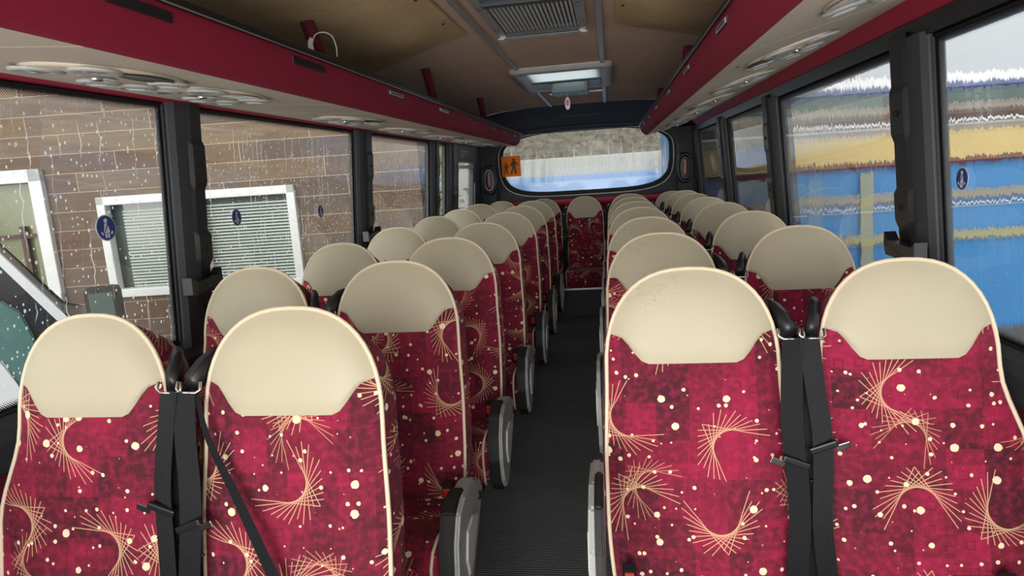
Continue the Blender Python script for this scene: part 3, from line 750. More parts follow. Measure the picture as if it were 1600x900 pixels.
# ------------------------------------------------------------------ luggage racks
def rack(s):
    nm = 'left' if s < 0 else 'right'
    root = empty('luggage_rack', (0, 0, 0)); tag(root, 'overhead luggage rack with crimson fascia running along the %s windows' % nm, 'luggage rack')
    y0, y1 = -.9, 6.3
    xa, za, xb, zb = (.604, 1.676, 1.072, 1.716) if s < 0 else (.604, 1.686, 1.056, 1.806)
    def ext(name, prof, mat, ya=y0, yb=y1, smooth=False):
        bm = bmesh.new(); prism(bm, prof, ya, yb, lambda u, v, w_: (s*u, w_, v)); return finish(name, bm, mat, root, smooth)
    # fascia with rounded far end
    dzr = 0 if s < 0 else .010
    fp = [(.548, 1.772), (.549, 1.75), (.553, 1.725), (.562, 1.70+dzr), (.576, 1.685+dzr), (.590, 1.678+dzr), (.604, 1.676+dzr)]
    bm = bmesh.new(); P = []
    ys = [y0+(6.12-y0)*i/8 for i in range(9)]+[6.2, 6.26, 6.30, 6.315]
    for y in ys:
        t = max(0, (y-6.12)/.195); k = 1-math.sqrt(max(0, 1-t*t))
        P.append([(s*(u+.10*k), y, v + (.03*k if v < 1.70 else 0)) for u, v in fp])
    grid(bm, P); P2 = [[(x+s*.012, y, z+.01) for x, y, z in r_] for r_ in P]; grid(bm, P2)
    fa = finish('fascia', bm, 'maroon', root, True)
    # end cap
    bm = bmesh.new(); e = [(.66, 1.772), (.655, 1.715), (.69, za+.02), (xb, zb), (1.05, 1.83), (.66, 1.83)]
    prism(bm, e, 6.30, 6.318, lambda u, v, w_: (s*u, w_, v)); finish('end_cap', bm, 'maroon', root)
    # top rail
    ext('top_rail', [(.540, 1.772), (.540, 1.790), (.548, 1.797), (.585, 1.797), (.585, 1.78), (.562, 1.772)], 'black_plastic', y0, 6.2)
    ext('bright_edge', [(.5385, 1.7725), (.5385, 1.7755), (.548, 1.7755), (.548, 1.7725)], 'alu', y0, 6.2)
    # underside panels, one per bay
    joints = [y0, -.1, .62, 1.02, 2.05, 2.42, 3.16, 3.9, 4.7, 5.5, 6.3] if s < 0 else [y0, -.1, .9, 1.84, 2.62, 3.4, 4.2, 5.0, 5.7, 6.3]
    for a_, b_ in zip(joints[:-1], joints[1:]):
        bm = bmesh.new(); prism(bm, [(xa, za), (xb, zb), (xb, zb+.012), (xa, za+.012)], a_+.002, b_-.002, lambda u, v, w_: (s*u, w_, v))
        finish('underside_panel', bm, 'panel_beige', root)
    ext('rack_floor', [(.61, 1.70), (1.09, 1.835), (1.09, 1.85), (.61, 1.71)], 'header', y0, 6.29)
    # service units
    tx = Vector((s*(xb-xa), 0, zb-za)).normalized(); ty = Vector((0, 1, 0)); nn = Vector((s*(zb-za), 0, -(xb-xa))).normalized()
    def at(u, v, w_): # u across (0..1), v along y, w out of surface
        return Vector((s*(xa+(xb-xa)*u), v, za+(zb-za)*u)) + nn*w_
    def ovl(cu, cy, ru, ry, w_, n=24):
        c = at(cu, cy, w_); return [c + tx*(ru*math.cos(2*PI*i/n)) + ty*(ry*math.sin(2*PI*i/n)) for i in range(n)]
    def disc(par, name, cu, cy, rings, mat, cap=True, n=24):
        bm = bmesh.new(); V = grid(bm, [ovl(cu, cy, a, b, w_, n) for a, b, w_ in rings], closed_v=True)
        if cap: bm.faces.new(V[-1])
        return finish(name, bm, mat, par, True)
    cl = [1.36, 1.74, 2.74, 3.53, 4.35, 5.15, 5.8] if s < 0 else [.2, 1.45, 2.24, 3.0, 3.82, 4.6, 5.3, 5.85]
    for k, cy in enumerate(cl):
        base = disc(root, 'service_panel', .50, cy, [(.135, .19, .0005), (.135, .19, .005), (.128, .183, .008)], 'panel_beige')
        for cu, dy in ((.36, -.115), (.62, -.13)):
            lp = disc(base, 'reading_lamp', cu, cy+dy, [(.048, .052, .007), (.048, .052, .011), (.041, .044, .014), (.029, .031, .009)], 'light_grey', False)
            disc(lp, 'lamp_lens', cu, cy+dy, [(.030, .032, .008), (.024, .025, .012), (.012, .012, .014)], 'clear_lens')
        for cu, dy in ((.34, .10), (.66, .06), (.60, .15)):
            vt = disc(base, 'air_vent', cu, cy+dy, [(.045, .047, .007), (.045, .047, .011), (.036, .038, .016), (.031, .032, .009)], 'light_grey', False)
            disc(vt, 'vent_grille', cu, cy+dy, [(.032, .033, .0085), (.02, .02, .009)], 'black_plastic')
            bm = bmesh.new(); c = at(cu, cy+dy, .014)
            for q in (-.012, 0, .012):
                p0, p1 = c+ty*q-tx*.022, c+ty*q+tx*.022
                tube_bm(bm, [p0, p1], .0022 if q else .0035, 4)
            finish('vent_fin', bm, 'light_grey', vt)
        disc(base, 'call_button_plate', .52, cy-.025, [(.034, .046, .007), (.034, .046, .011), (.030, .042, .012)], 'clear_lens')
        disc(base, 'button', .52, cy-.025, [(.013, .013, .012), (.013, .013, .017), (.010, .010, .018)], 'chrome')
        disc(base, 'moulded_recess', .30, cy-.005, [(.044, .080, .0085), (.042, .077, .0105), (.038, .072, .0095)], 'black_plastic' if k % 2 == 0 else 'clear_lens')
    # number slots in the fascia
    sl = [(1.02, 1.19, 'black_rubber'), (1.67, 1.87, 'black_rubber'), (2.42, 2.61, 'light_grey'), (3.16, 3.36, 'white_plastic'), (3.89, 4.09, 'grey_plastic'), (4.55, 4.75, 'grey_plastic'), (5.1, 5.3, 'grey_plastic'), (5.7, 5.85, 'grey_plastic')]
    if s > 0: sl = [(1.70, 1.86, 'light_grey'), (2.45, 2.62, 'light_grey'), (3.2, 3.36, 'light_grey'), (4.0, 4.15, 'light_grey'), (4.7, 4.85, 'light_grey'), (5.4, 5.55, 'light_grey')]
    for a_, b_, mt in sl:
        bm = bmesh.new(); sbox(bm, (s*.5495, (a_+b_)/2, 1.752), (.006, b_-a_, .020), .002); q = finish('label_slot', bm, 'black_plastic', root)
        if mt != 'black_rubber':
            bm = bmesh.new(); sbox(bm, (s*.546, (a_+b_)/2, 1.751), (.003, (b_-a_)*.86, .013), .001); ql = finish('number_label', bm, mt, q)
            if a_ < 3.9:
                bm = bmesh.new()
                for j in range(9): sbox(bm, (s*.5442, a_+(b_-a_)*(.17+.08*j), 1.751), (.001, (b_-a_)*.045, .006))
                finish('tiny_lettering', bm, 'black_rubber', q)
    # posts up to the ceiling
    for y in ((.9, 2.14, 3.55, 5.0) if s < 0 else (.9, 2.2, 3.62, 5.35)):
        bm = bmesh.new(); rings = []
        for z, r_ in ((1.70, .028), (1.80, .024), (1.92, .023), (2.02, .024)): rings.append([(s*(.64+(z-1.7)*.10)+r_*math.cos(q*PI/8), y-(z-1.7)*.45+r_*.8*math.sin(q*PI/8), z) for q in range(16)])
        grid(bm, rings, closed_v=True); finish('support_post', bm, 'maroon_dark', root, True)
    return root
rack(-1); rack(1)
# loose cable looped on the left post
bm = bmesh.new(); c = Vector((-.61, 2.02, 1.86)); CK = .6
tube_bm(bm, smooth_path([c+Vector(q)*CK for q in ((-.03, -.05, -.06), (-.035, -.055, -.01), (-.02, -.04, .035), (.02, -.03, .045), (.05, 0, .03), (.06, .02, -.02), (.055, .03, -.07))], 4), .0022, 5)
o = finish('cable', bm, 'white_plastic', None, True); tag(o, 'thin white cable looped round the nearest left rack post', 'cable')
bm = bmesh.new(); tube_bm(bm, smooth_path([c+Vector(q)*CK for q in ((-.035, -.05, -.07), (-.048, -.055, -.04), (-.048, -.055, -.005), (-.036, -.05, .015))], 4), .008, 6)
o2 = finish('cable_loop', bm, 'white_plastic', o, True)

# ------------------------------------------------------------------ ceiling fittings
for s in (-1, 1):
    bm = bmesh.new(); sbox(bm, (s*.24, 2.7, 1.998), (.026, 6.7, .014), .004)
    o = finish('ceiling_rail', bm, 'alu'); tag(o, 'long narrow aluminium rail along the %s side of the ceiling' % ('left' if s < 0 else 'right'), 'rail', 'ceiling rails')
def sag_panel(s):
    bm = bmesh.new(); NX, NY = 12, 30; P = []; Q = []
    ya, yb = -.5, (3.10 if s < 0 else 3.18)
    for j in range(NY+1):
        row = []; row2 = []
        for i in range(NX+1):
            u, v = i/NX, j/NY
            x = .30 + (.80 if s < 0 else .72)*u
            ye = yb - .38*(1-u)**1.6 + .25*u   # slanting rounded far edge
            y = ya + (ye-ya)*v
            edge = min(1, u*5)*min(1, (1-v)*9)
            base = 2.0 - .012 - max(0, (x-.45))**1.8*.14
            z = base - .048*edge - .012*math.sin(2.3*y+4*x)*edge - .01*edge*math.sin(7*x)
            row.append((s*x, y, z)); row2.append((s*x, y, base+.008))
        P.append(row); Q.append(row2)
    grid(bm, P); grid(bm, Q)
    for a_, b_ in ((P[-1], Q[-1]), ([r[0] for r in P], [r[0] for r in Q])): grid(bm, [a_, b_])
    o = finish('ceiling_panel', bm, 'ceiling_panel', None, True)
    tag(o, 'sagging tan fabric panel on the %s of the ceiling' % ('left, water stained' if s < 0 else 'right'), 'ceiling panel')
    for y in (.9, 1.3, 1.7, 2.1, 2.45):
        bm = bmesh.new(); bmesh.ops.create_uvsphere(bm, u_segments=8, v_segments=5, radius=.006); bmesh.ops.scale(bm, vec=(1, 1.3, .5), verts=bm.verts)
        bmesh.ops.translate(bm, vec=(s*.325, y, 1.975), verts=bm.verts); finish('fastener', bm, 'maroon_dark', o, True)
sag_panel(-1); sag_panel(1)

# air conditioning grille
g = empty('ceiling_air_grille', (.01, 2.1, 1.985)); tag(g, 'aluminium framed air conditioning grille with slats on the ceiling', 'air grille')
def gb(name, bl, mat, par=g):
    bm = bmesh.new()
    for c, sz in bl: sbox(bm, c, sz, .002)
    return finish(name, bm, mat, par)
gb('side_rail', [((-.155, 0, -.01), (.034, 1.30, .03))], 'alu'); gb('side_rail', [((.165, 0, -.01), (.034, 1.30, .03))], 'alu')
gb('end_bar', [((.005, .62, -.014), (.34, .05, .034))], 'light_grey')
for x in (-.16, .17):
    gb('corner_bracket', [((x, .625, -.033), (.026, .06, .006))], 'panel_beige')
gb('cross_bar', [((.005, .10, -.02), (.29, .04, .02))], 'grey_plastic'); gb('cross_bar', [((.005, .585, -.02), (.29, .02, .02))], 'grey_plastic')
for yc, ln_ in ((.345, .42), (-.25, .60)):
    bm = bmesh.new()
    for i in range(19): sbox(bm, (-.128+.0148*i, yc, -.014), (.0085, ln_, .010), 0, None)
    finish('slat_panel', bm, 'light_grey', g)
    gb('filter_mesh', [((.005, yc, -.002), (.29, ln_+.02, .004))], 'grey_plastic')
for x, y in ((-.155, .45), (-.155, .12), (.165, .5), (.165, .2)):
    gb('clip', [((x, y, -.027), (.022, .012, .006))], 'black_plastic')

# roof hatch
t = NT('translucent_white_hatch'); tl = t.n('ShaderNodeBsdfTranslucent'); tl.inputs[0].default_value = (.80, .92, .95, 1)
mx = t.n('ShaderNodeMixShader'); mx.inputs[0].default_value = .35; t.L(tl.outputs[0], mx.inputs[1]); t.L(t.pbr(lin((230, 240, 242)), .3), mx.inputs[2]); M_['hatch_white'] = t.end(mx.outputs[0])
h = empty('roof_hatch', (0.0, 4.30, 2.0)); tag(h, 'pale roof escape hatch with a moulded grab handle in the ceiling', 'roof hatch')
M_['hatch_grey'] = simple('blue_grey_hatch_plastic', (136, 156, 162), .35, var=.06)
bm = bmesh.new()
def rrect(hx, hy, r, z, n=5):
    out = []
    for cx, cy, a0 in ((hx-r, hy-r, 0), (-hx+r, hy-r, 90), (-hx+r, -hy+r, 180), (hx-r, -hy+r, 270)):
        for k in range(n+1):
            t = math.radians(a0+90*k/n); out.append((cx+r*math.cos(t), cy+r*math.sin(t), z))
    return out
grid(bm, [rrect(.30, .50, .06, .004), rrect(.295, .495, .06, -.022), rrect(.235, .42, .05, -.026), rrect(.225, .41, .05, -.006)], closed_v=True)
finish('hatch_frame', bm, 'light_grey', h, True)
bm = bmesh.new(); bm.faces.new([bm.verts.new(p) for p in rrect(.228, .415, .05, -.006)]); finish('hatch_lid', bm, 'hatch_white', h)
bm = bmesh.new(); V = grid(bm, [rrect(.225, .17, .03, -.006), rrect(.222, .165, .03, -.018)], closed_v=True); bm.faces.new(V[-1]); bmesh.ops.translate(bm, vec=(0, .24, 0), verts=bm.verts); finish('lower_tray', bm, 'hatch_grey', h)
bm = bmesh.new(); prism(bm, [(-.21, .0), (-.21, .02), (-.11, .035), (-.10, .05), (.12, .05), (.13, .035), (.21, .02), (.21, 0)], -.022, -.017, lambda u, v, w_: (u, v+.03, w_)); finish('dark_groove', bm, 'black_rubber', h)
# handle: pocketed bar
hd = bmesh.new(); V = grid(hd, [rrect(.125, .11, .03, -.018), rrect(.122, .108, .03, -.075), rrect(.11, .095, .03, -.085), rrect(.05, .035, .02, -.085), rrect(.047, .032, .02, -.045)], closed_v=True); hd.faces.new(V[-1])
bmesh.ops.translate(hd, vec=(.02, .18, 0), verts=hd.verts); hh = finish('grab_handle', hd, 'hatch_grey', h, True)
bm = bmesh.new(); bm.faces.new([bm.verts.new((x+.02, y+.18, z-.0)) for x, y, z in rrect(.048, .033, .02, -.058)]); finish('handle_pocket', bm, 'black_rubber', hh)
# air freshener hanging
bm = bmesh.new(); 
bmesh.ops.create_uvsphere(bm, u_segments=14, v_segments=10, radius=1); bmesh.ops.scale(bm, vec=(.019, .004, .042), verts=bm.verts)
bmesh.ops.translate(bm, vec=(0, 4.46, 1.855), verts=bm.verts)
fr = finish('air_freshener', bm, 'white_plastic', None, True); tag(fr, 'small white oval air freshener hanging from the roof hatch handle', 'air freshener')
bm = bmesh.new(); bmesh.ops.create_uvsphere(bm, u_segments=10, v_segments=8, radius=1); bmesh.ops.scale(bm, vec=(.010, .003, .020), verts=bm.verts); bmesh.ops.translate(bm, vec=(0, 4.4565, 1.857), verts=bm.verts)
finish('pink_print', bm, simple('pink_print', (220, 110, 150), .5), fr, True)
tube('string', [(0, 4.46, 1.925), (0, 4.46, 1.897)], .0015, 'white_plastic', fr, 5)
# strip beyond hatch
bm = bmesh.new(); sbox(bm, (.03, 5.12, 1.995), (.40, .035, .014), .003); o = finish('ceiling_strip', bm, 'alu'); tag(o, 'short pale strip across the ceiling beyond the roof hatch', 'strip')
# rear speaker grille lettering panel on bulkhead omitted: only a faint vent
bm = bmesh.new()
for i in range(16): sbox(bm, (-.22+.03*i, 6.56, 1.9395), (.018, .035, .006))
o = finish('vent_slots', bm, 'grey_plastic'); tag(o, 'faint row of small raised slots on the black bulkhead above the rear window', 'vent')

# ------------------------------------------------------------------ stickers
def sticker(s, y, z, hgt, label):
    r = empty('seat_belt_sticker', (s*(wx(z)+.004), y, z)); tag(r, label, 'sticker', 'seat belt stickers on the windows')
    def pl(name, pts, off, mat, par=r):
        bm = bmesh.new(); vs = [bm.verts.new((-s*off, q[0]*hgt*(1 if s < 0 else -1), q[1]*hgt)) for q in pts]; bm.faces.new(vs)
        r_ = bmesh.ops.extrude_face_region(bm, geom=bm.faces[:]); bmesh.ops.translate(bm, vec=(-s*.0006, 0, 0), verts=[e for e in r_['geom'] if isinstance(e, bmesh.types.BMVert)])
        return finish(name, bm, mat, par)
    def el(cx, cy, rx, ry, n=24): return [(cx+rx*math.cos(2*PI*i/n), cy+ry*math.sin(2*PI*i/n)) for i in range(n)]
    pl('rim', el(0, 0, .5, .5), 0, 'sticker_white'); d = pl('blue_disc', el(0, 0, .46, .46), .0008, 'blue_sticker')
    pl('figure_head', el(0, .27, .085, .085, 14), .0016, 'sticker_white')
    pl('figure_body', [(-.06, .17), (.06, .17), (.14, -.12), (.12, -.20), (-.12, -.20), (-.14, -.12)], .0016, 'sticker_white')
    pl('figure_legs', [(-.12, -.23), (.12, -.23), (.09, -.38), (.03, -.38), (.03, -.28), (-.03, -.28), (-.03, -.38), (-.09, -.38)], .0016, 'sticker_white')
    pl('buckle_mark', [(-.30, -.15), (-.24, -.13), (-.18, -.24), (-.24, -.26)], .0016, 'sticker_white'); pl('buckle_mark', [(.30, -.15), (.24, -.13), (.18, -.24), (.24, -.26)], .0016, 'sticker_white')
    pl('belt_line', [(.05, .16), (.08, .13), (-.11, -.16), (-.13, -.12)], .0024, 'blue_sticker')
sticker(-1, 1.65, 1.345, .075, 'blue oval seat belt sticker on the nearest left window')
sticker(-1, 2.31, 1.325, .065, 'blue oval seat belt sticker on the second left window')
sticker(-1, 3.05, 1.30, .062, 'blue oval seat belt sticker near the rear edge of the second left window')
sticker(1, 1.86, 1.33, .060, 'blue oval seat belt sticker on the nearest right window')
# school sign on the rear glass
sg = empty('school_bus_sign', (-.80, 7.125, 1.50)); tag(sg, 'square orange sign with two dark walking children figures on the rear glass', 'sign')
bm = bmesh.new(); sbox(bm, (0, 0, 0), (.21, .006, .22), .002); finish('orange_plate', bm, 'orange', sg)
bm = bmesh.new()
def shp(pts, ox, oz, k): prism(bm, [(ox+p[0]*k, oz+p[1]*k) for p in pts], -.0065, -.0035, lambda u, v, w_: (u, w_, v))
kid = [(-.25, -1), (-.05, -.2), (.1, -1), (.35, -1), (.25, -.1), (.28, .35), (.55, .0), (.62, .12), (.25, .62), (.12, .66), (.2, .8), (.12, 1), (-.08, 1), (-.16, .8), (-.06, .66), (-.22, .55), (-.5, .05), (-.38, -.02), (-.2, .2), (-.22, -.2), (-.5, -1)]
shp(kid, .03, 0, .085); shp(kid, -.055, -.018, .062)
finish('children_figures', bm, simple('brown_print', (110, 60, 10), .6), sg)

# ------------------------------------------------------------------ outside
GZ = -.85
t = NT('wet_tarmac'); ob = t.n('ShaderNodeTexCoord').outputs['Object']; nz = t.noise(ob, 14, 5)
M_['tarmac'] = t.end(t.pbr(t.mix(nz, lin((140, 142, 142)), lin((172, 172, 170))), .35, 0, t.bump(t.noise(ob, 90, 3), .3, .01)))
box('ground', (0, 10, GZ-.05), (60, 60, .1), 'tarmac'); struct(bpy.data.objects['ground'])

def mk_wood():
    t = NT('weathered_wood_cladding'); ob = t.n('ShaderNodeTexCoord').outputs['Object']
    s = t.n('ShaderNodeSeparateXYZ'); t.L(ob, s.inputs[0])
    row = t.m_('FLOOR', t.m_('DIVIDE', s.outputs[2], .19)); fz = t.m_('FRACT', t.m_('DIVIDE', s.outputs[2], .19))
    wn = t.n('ShaderNodeTexWhiteNoise', noise_dimensions='1D'); t.L(row, wn.inputs['W'])
    xs = t.m_('DIVIDE', t.m_('ADD', s.outputs[0], t.m_('MULTIPLY', wn.outputs[0], 3)), 1.25); fx = t.m_('FRACT', xs)
    cb = t.n('ShaderNodeCombineXYZ'); t.L(t.m_('FLOOR', xs), cb.inputs[0]); t.L(row, cb.inputs[1])
    w2 = t.n('ShaderNodeTexWhiteNoise', noise_dimensions='2D'); t.L(cb.outputs[0], w2.inputs[0])
    rp = t.n('ShaderNodeValToRGB'); t.L(w2.outputs[0], rp.inputs[0]); e = rp.color_ramp.elements
    e[0].color = lin((100, 86, 76)); e[1].color = lin((132, 108, 82))
    for p, c in ((.3, (114, 100, 88)), (.55, (108, 82, 62)), (.75, (122, 108, 96))): e.new(p).color = lin(c)
    off = t.n('ShaderNodeCombineXYZ'); t.L(t.m_('MULTIPLY', w2.outputs[0], 9), off.inputs[1])
    gr = t.noise(t.map(t.v_('ADD', ob, off.outputs[0]), (1.6, 1, 16)), 1.4, 6, .65)
    c = t.mix(t.mapr(gr, .35, .7, 0, .55), rp.outputs[0], lin((86, 68, 54)))
    kn = t.noise(t.map(ob, (3, 1, 5)), 2.2, 3); c = t.mix(t.mapr(kn, .66, .76, 0, .5), c, lin((66, 50, 40)))
    gap = t.m_('MAXIMUM', t.m_('LESS_THAN', fz, .035), t.m_('LESS_THAN', fx, .006)); c = t.mix(gap, c, lin((178, 160, 132)))
    return t.end(t.pbr(c, .75, 0, t.bump(gr, .3, .01)))
M_['wood'] = mk_wood()
M_['win_dark'] = simple('window_pane_dark', (88, 104, 100), .12, var=.2, nscale=3, Coat_Weight=.4)
M_['win_olive'] = simple('window_pane_olive', (118, 122, 84), .12, var=.2, nscale=3)
M_['blind'] = simple('pale_blind_slat', (196, 206, 196), .5, var=.05)
# building: wall squarish to the camera, left
ang = .13
bld = empty('wooden_building', (.255-math.sin(ang)*6.5, math.cos(ang)*6.5, 0), ang)
tag(bld, 'building clad in weathered horizontal boards with white windows outside the left windows', 'building')
WX = [(-5.75, -4.78, .40, 1.78), (-4.27, -2.27, .44, 1.46)]
def wall_rects():
    # wall split around the window openings
    xs = [-9.0, -5.75, -4.78, -4.27, -2.27, -1.02]; out = []
    zr = {1: (.40, 1.78), 3: (.44, 1.46)}
    for i in range(5):
        a_, b_ = xs[i], xs[i+1]
        if i in zr: out += [(a_, b_, GZ, zr[i][0]), (a_, b_, zr[i][1], 3.4)]
        else: out.append((a_, b_, GZ, 3.4))
    return out
bm = bmesh.new()
for a_, b_, c_, d__ in wall_rects(): sbox(bm, ((a_+b_)/2, .12, (c_+d__)/2), (b_-a_, .24, d__-c_))
finish('wall', bm, 'wood', bld)
bm = bmesh.new(); sbox(bm, (-5.0, .45, 3.45), (8.2, 1.2, .12), .02); finish('roof', bm, 'grey_plastic', bld)
bm = bmesh.new(); sbox(bm, (-1.06, .6, 1.27), (.10, .7, 4.25)); finish('side_wall', bm, 'wood', bld)
def ext_window(a_, b_, z0, z1, mull, blind, fw=.09):
    bm = bmesh.new()
    for c, sz in ((((a_+b_)/2, -.01, z1-fw/2), (b_-a_, .10, fw)), (((a_+b_)/2, -.01, z0+fw/2), (b_-a_, .12, fw)), ((a_+fw/2, -.01, (z0+z1)/2), (fw, .10, z1-z0)), ((b_-fw/2, -.01, (z0+z1)/2), (fw, .10, z1-z0))): sbox(bm, c, sz, .01)
    for m in mull: sbox(bm, (m, -.01, (z0+z1)/2), (.16, .10, z1-z0), .01)
    fr_ = finish('window_frame', bm, 'white_upvc', bld)
    bm = bmesh.new(); sbox(bm, ((a_+b_)/2, .10, (z0+z1)/2), (b_-a_, .01, z1-z0)); finish('pane', bm, 'win_olive' if not blind else 'win_dark', fr_)
    if blind:
        bm = bmesh.new(); z = z0+fw+.01
        while z < z1-fw-.05:
            sbox(bm, ((a_+b_)/2+.05, .07, z), (b_-a_-.26, .018, .017), 0, None); z += .032
        q = finish('blind_slats', bm, 'blind', fr_); 
    else:
        bm = bmesh.new(); sbox(bm, ((a_+b_)/2, .06, z0+(z1-z0)*.52), (b_-a_-.1, .03, .04)); sbox(bm, (b_-.36, .06, z0+.42), (.06, .03, .8)); finish('inner_bars', bm, simple('brown_bar', (84, 58, 44), .6), fr_)
ext_window(-5.75, -4.78, .40, 1.78, [], False, .13)
ext_window(-4.27, -2.27, .44, 1.46, [-3.30], True, .085)

# van beside the bus, lower left
va = .75
vn = empty('parked_van', (.255-math.sin(va)*4.6, math.cos(va)*4.6, GZ), va); tag(vn, 'dark van with a white windscreen edge and black door mirror outside the nearest left window', 'van')
H = -GZ
def vp(name, pts, y0, y1, mat, par=vn, bev=.015):
    bm = bmesh.new(); prism(bm, [(p[0], p[1]+H) for p in pts], y0, y1, lambda u, v, w_: (u, w_, v))
    if bev: bmesh.ops.bevel(bm, geom=list(bm.edges), offset=bev, segments=2, affect='EDGES')
    return finish(name, bm, mat, par)
M_['van_dark'] = simple('dark_navy_van_paint', (22, 25, 34), .3, var=.05)
M_['van_white'] = simple('white_van_paint', (226, 230, 232), .25, var=.04)
M_['teal_glass'] = simple('teal_tinted_glass', (84, 122, 118), .12, var=.3, nscale=6)
vp('body', [(-3.4, -.55), (-3.4, 1.50), (-.62, 1.50), (-.46, 1.36), (-.10, .77), (.02, .735), (.10, .70), (.15, .58), (.17, .35), (.18, -.5)], .03, .6, 'van_dark')
vp('windscreen_edge', [(-.66, 1.50), (-.58, 1.50), (-.33, 1.17), (-.08, .76), (-.03, .715), (-.13, .75), (-.345, 1.11), (-.52, 1.34)], -.02, .06, 'van_white', bev=.004)
vp('side_window', [(-1.4, .46), (-1.4, .97), (-.37, .91), (-.29, .83), (-.25, .66), (-.26, .46), (-.34, .40)], .0, .035, 'teal_glass', bev=.01)
vp('lower_door', [(-3.4, -.2), (-3.4, .60), (-.42, .58), (-.37, .42), (-.31, .21), (-.30, -.2)], -.012, .04, 'van_white', bev=.012)
bm = bmesh.new(); sbox(bm, (.115, -.10, .80+H), (.19, .10, .26), .035); mr = finish('door_mirror', bm, 'black_rubber', vn)
bm = bmesh.new(); sbox(bm, (.10, -.152, .81+H), (.12, .006, .17), .002); finish('mirror_glass', bm, 'win_dark', mr)
bm = bmesh.new(); sbox(bm, (0, -.03, .70+H), (.18, .05, .05), .01); finish('mirror_arm', bm, 'black_plastic', mr)
for x in (-2.6, -.45):
    bm = bmesh.new(); bmesh.ops.create_cone(bm, cap_ends=True, segments=28, radius1=.34, radius2=.34, depth=.22, matrix=Matrix.Translation((x, .10, .34)) @ Matrix.Rotation(PI/2, 4, 'X')); wh = finish('wheel', bm, 'black_rubber', vn, True)
    bm = bmesh.new(); bmesh.ops.create_cone(bm, cap_ends=True, segments=20, radius1=.19, radius2=.17, depth=.03, matrix=Matrix.Translation((x, -.02, .34)) @ Matrix.Rotation(PI/2, 4, 'X')); finish('hub', bm, 'alu', wh, True)

# blue coach parked across the view on the right
DP = 6.85
bc = empty('parked_coach', (.255-math.sin(ang)*DP, math.cos(ang)*DP, 0), ang); tag(bc, 'blue coach with a tan band and white roof standing outside the right windows', 'coach')
def band(name, z0, z1, mat, dy=0, x0=1.75, x1=12.0, th=.04):
    bm = bmesh.new(); sbox(bm, ((x0+x1)/2, dy+th/2, (z0+z1)/2), (x1-x0, th, z1-z0), .004); return finish(name, bm, mat, bc)
M_['blue'] = simple('bright_blue_paint', (62, 128, 184), .3, var=.08, nscale=2)
M_['tan'] = simple('tan_paint', (196, 174, 118), .4, var=.08, nscale=2)
M_['coach_grey'] = simple('grey_trim', (140, 134, 124), .5)
M_['coach_brown'] = simple('dark_brown_trim', (84, 66, 60), .5)
M_['navy'] = simple('navy_trim', (44, 58, 120), .4)
M_['olive'] = simple('olive_trim', (150, 148, 110), .5)
bm = bmesh.new(); sbox(bm, (6.9, .8, .70), (10.3, 1.5, 2.55), .05); finish('body', bm, 'blue', bc)
band('side_strip', .84, .93, 'coach_grey', -.03); band('side_strip', .42, .51, 'olive', -.03); band('thin_line', .775, .79, 'white_plastic', -.02)
band('red_line', 1.20, 1.24, 'maroon_dark', -.03); band('tan_band', 1.25, 1.52, 'tan', -.025); band('grey_band', 1.52, 1.60, 'coach_grey', -.022); band('white_line', 1.605, 1.63, 'white_plastic', -.04)
band('window_band', 1.64, 1.72, 'coach_brown', -.03); band('window_band', 1.72, 1.80, 'coach_grey', -.02); band('window_band', 1.80, 1.93, 'win_dark', -.03); band('navy_line', 1.93, 1.985, 'navy', -.035)
bm = bmesh.new(); sbox(bm, (6.9, .8, 2.03), (10.2, 1.4, .12), .05); finish('roof', bm, 'white_upvc', bc)
for x in (3.0, 5.6, 8.2): 
    bm = bmesh.new(); sbox(bm, (x, -.035, .60), (.14, .03, 1.1)); finish('door_post', bm, 'olive', bc)
bm = bmesh.new(); sbox(bm, (6.35, -.05, .0), (1.5, .05, .74), .03); finish('radiator_grille', bm, simple('dark_grille', (70, 74, 72), .6, var=.4, nscale=40), bc)
for x in (3.6, 9.5):
    bm = bmesh.new(); bmesh.ops.create_cone(bm, cap_ends=True, segments=30, radius1=.5, radius2=.5, depth=.3, matrix=Matrix.Translation((x, .10, GZ+.5)) @ Matrix.Rotation(PI/2, 4, 'X')); finish('wheel', bm, 'black_rubber', bc, True)

# behind the bus: pale wall, stony bank, blue car
t = NT('stony_hedge_bank'); ob = t.n('ShaderNodeTexCoord').outputs['Object']; nz = t.noise(ob, 6, 7, .8)
M_['bank'] = t.end(t.pbr(t.mix(t.mapr(nz, .35, .65), lin((84, 78, 64)), lin((158, 152, 138))), .9, 0, t.bump(nz, .8, .1)))
bm = bmesh.new(); P = []
for j in range(9):
    P.append([(-4.6+.75*i, 14.6+.45*j+.2*math.sin(i*2.1+j), GZ+2.3+.33*j+.12*math.sin(i*1.7)*math.sin(j*2.3)) for i in range(13)])
V = grid(bm, P); 
o = finish('stony_bank', bm, 'bank', None, True); tag(o, 'brown and grey bank rising above the pale wall behind the rear window', 'bank')
bm = bmesh.new(); sbox(bm, (-.1, 14.3, GZ+1.27), (9.4, .4, 2.54), .02); o = finish('retaining_wall', bm, simple('pale_concrete', (184, 184, 174), .8, var=.08, nscale=3)); tag(o, 'long pale concrete wall seen through the rear window', 'wall')
cr = empty('blue_car', (-.3, 11.3, GZ)); cr.scale = (1.1, 1, 1.075); tag(cr, 'blue car parked close behind the rear window', 'car')
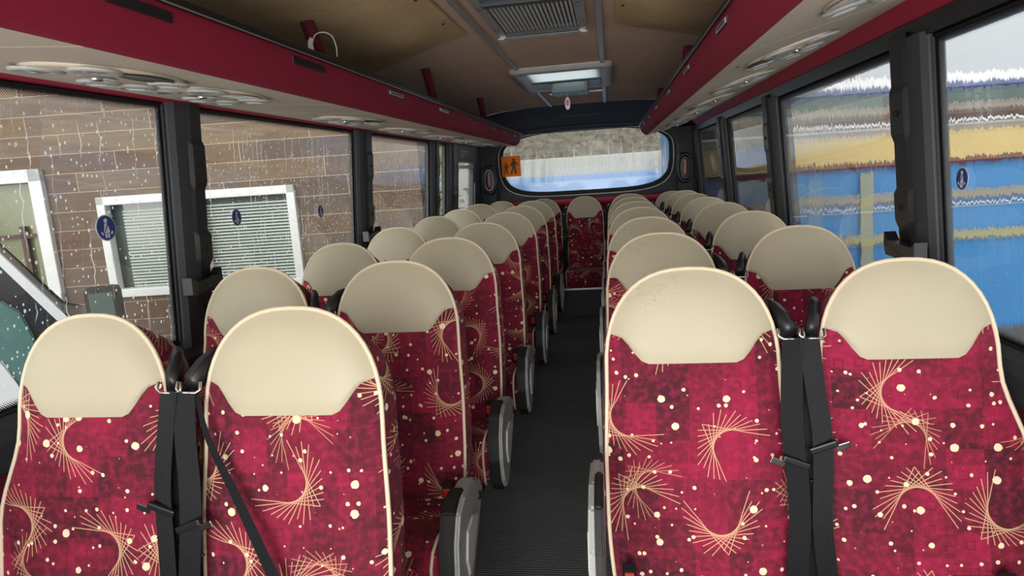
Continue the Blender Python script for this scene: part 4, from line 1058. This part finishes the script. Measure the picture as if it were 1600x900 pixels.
M_['car_blue'] = simple('pale_blue_car_paint', (50, 140, 215), .2, var=.05, Coat_Weight=.5)
bm = bmesh.new(); P = []
for z, hx, ya, yb in ((.25, 1.75, -.85, .85), (.8, 1.9, -.92, .92), (1.15, 1.8, -.9, .9), (1.95, 1.45, -.72, .72), (2.03, 1.25, -.6, .6)):
    P.append([(x*hx/1.0, (ya if y < 0 else yb)*abs(y), z) for x, y in ((-1, -.7), (-.85, -1), (.85, -1), (1, -.7), (1, .7), (.85, 1), (-.85, 1), (-1, .7))])
V = grid(bm, P, closed_v=True); bm.faces.new(V[0]); bm.faces.new(list(reversed(V[-1]))); finish('body', bm, 'car_blue', cr)
bm = bmesh.new(); sbox(bm, (0, -.83, 1.55), (2.2, .03, .5), .02, None); finish('side_glass', bm, 'win_dark', cr)
for x in (-1.15, 1.15):
    bm = bmesh.new(); bmesh.ops.create_cone(bm, cap_ends=True, segments=24, radius1=.32, radius2=.32, depth=.2, matrix=Matrix.Translation((x, -.82, .32)) @ Matrix.Rotation(PI/2, 4, 'X')); finish('wheel', bm, 'black_rubber', cr, True)
# hedge seen in the narrow left pane
t = NT('green_leaves'); ob = t.n('ShaderNodeTexCoord').outputs['Object']; nz = t.noise(ob, 30, 3)
M_['leaf'] = t.end(t.pbr(t.mix(nz, lin((70, 98, 40)), lin((168, 190, 90))), .7))
bm = bmesh.new(); random.seed(3)
for k in range(900):
    c = Vector((random.gauss(0, .35), random.gauss(0, .35), random.uniform(GZ, 2.6))); a_ = random.uniform(0, 6.28); b_ = random.uniform(-1, 1)
    u = Vector((math.cos(a_), math.sin(a_), b_)).normalized()*.06; v = u.cross(Vector((random.random(), random.random(), 1))).normalized()*.035
    bm.faces.new([bm.verts.new(c+q) for q in (-u, -v, u, v)])
for k in range(5): tube_bm(bm, [(.1*math.cos(k), .1*math.sin(k), GZ), (.3*math.cos(k*1.3), .3*math.sin(k*1.3), 2.3)], .02, 5)
o = finish('climbing_shrub', bm, 'leaf', None, False, (-2.30, 9.0, 0)); tag(o, 'tall leafy green shrub in the narrow rear left window', 'shrub')
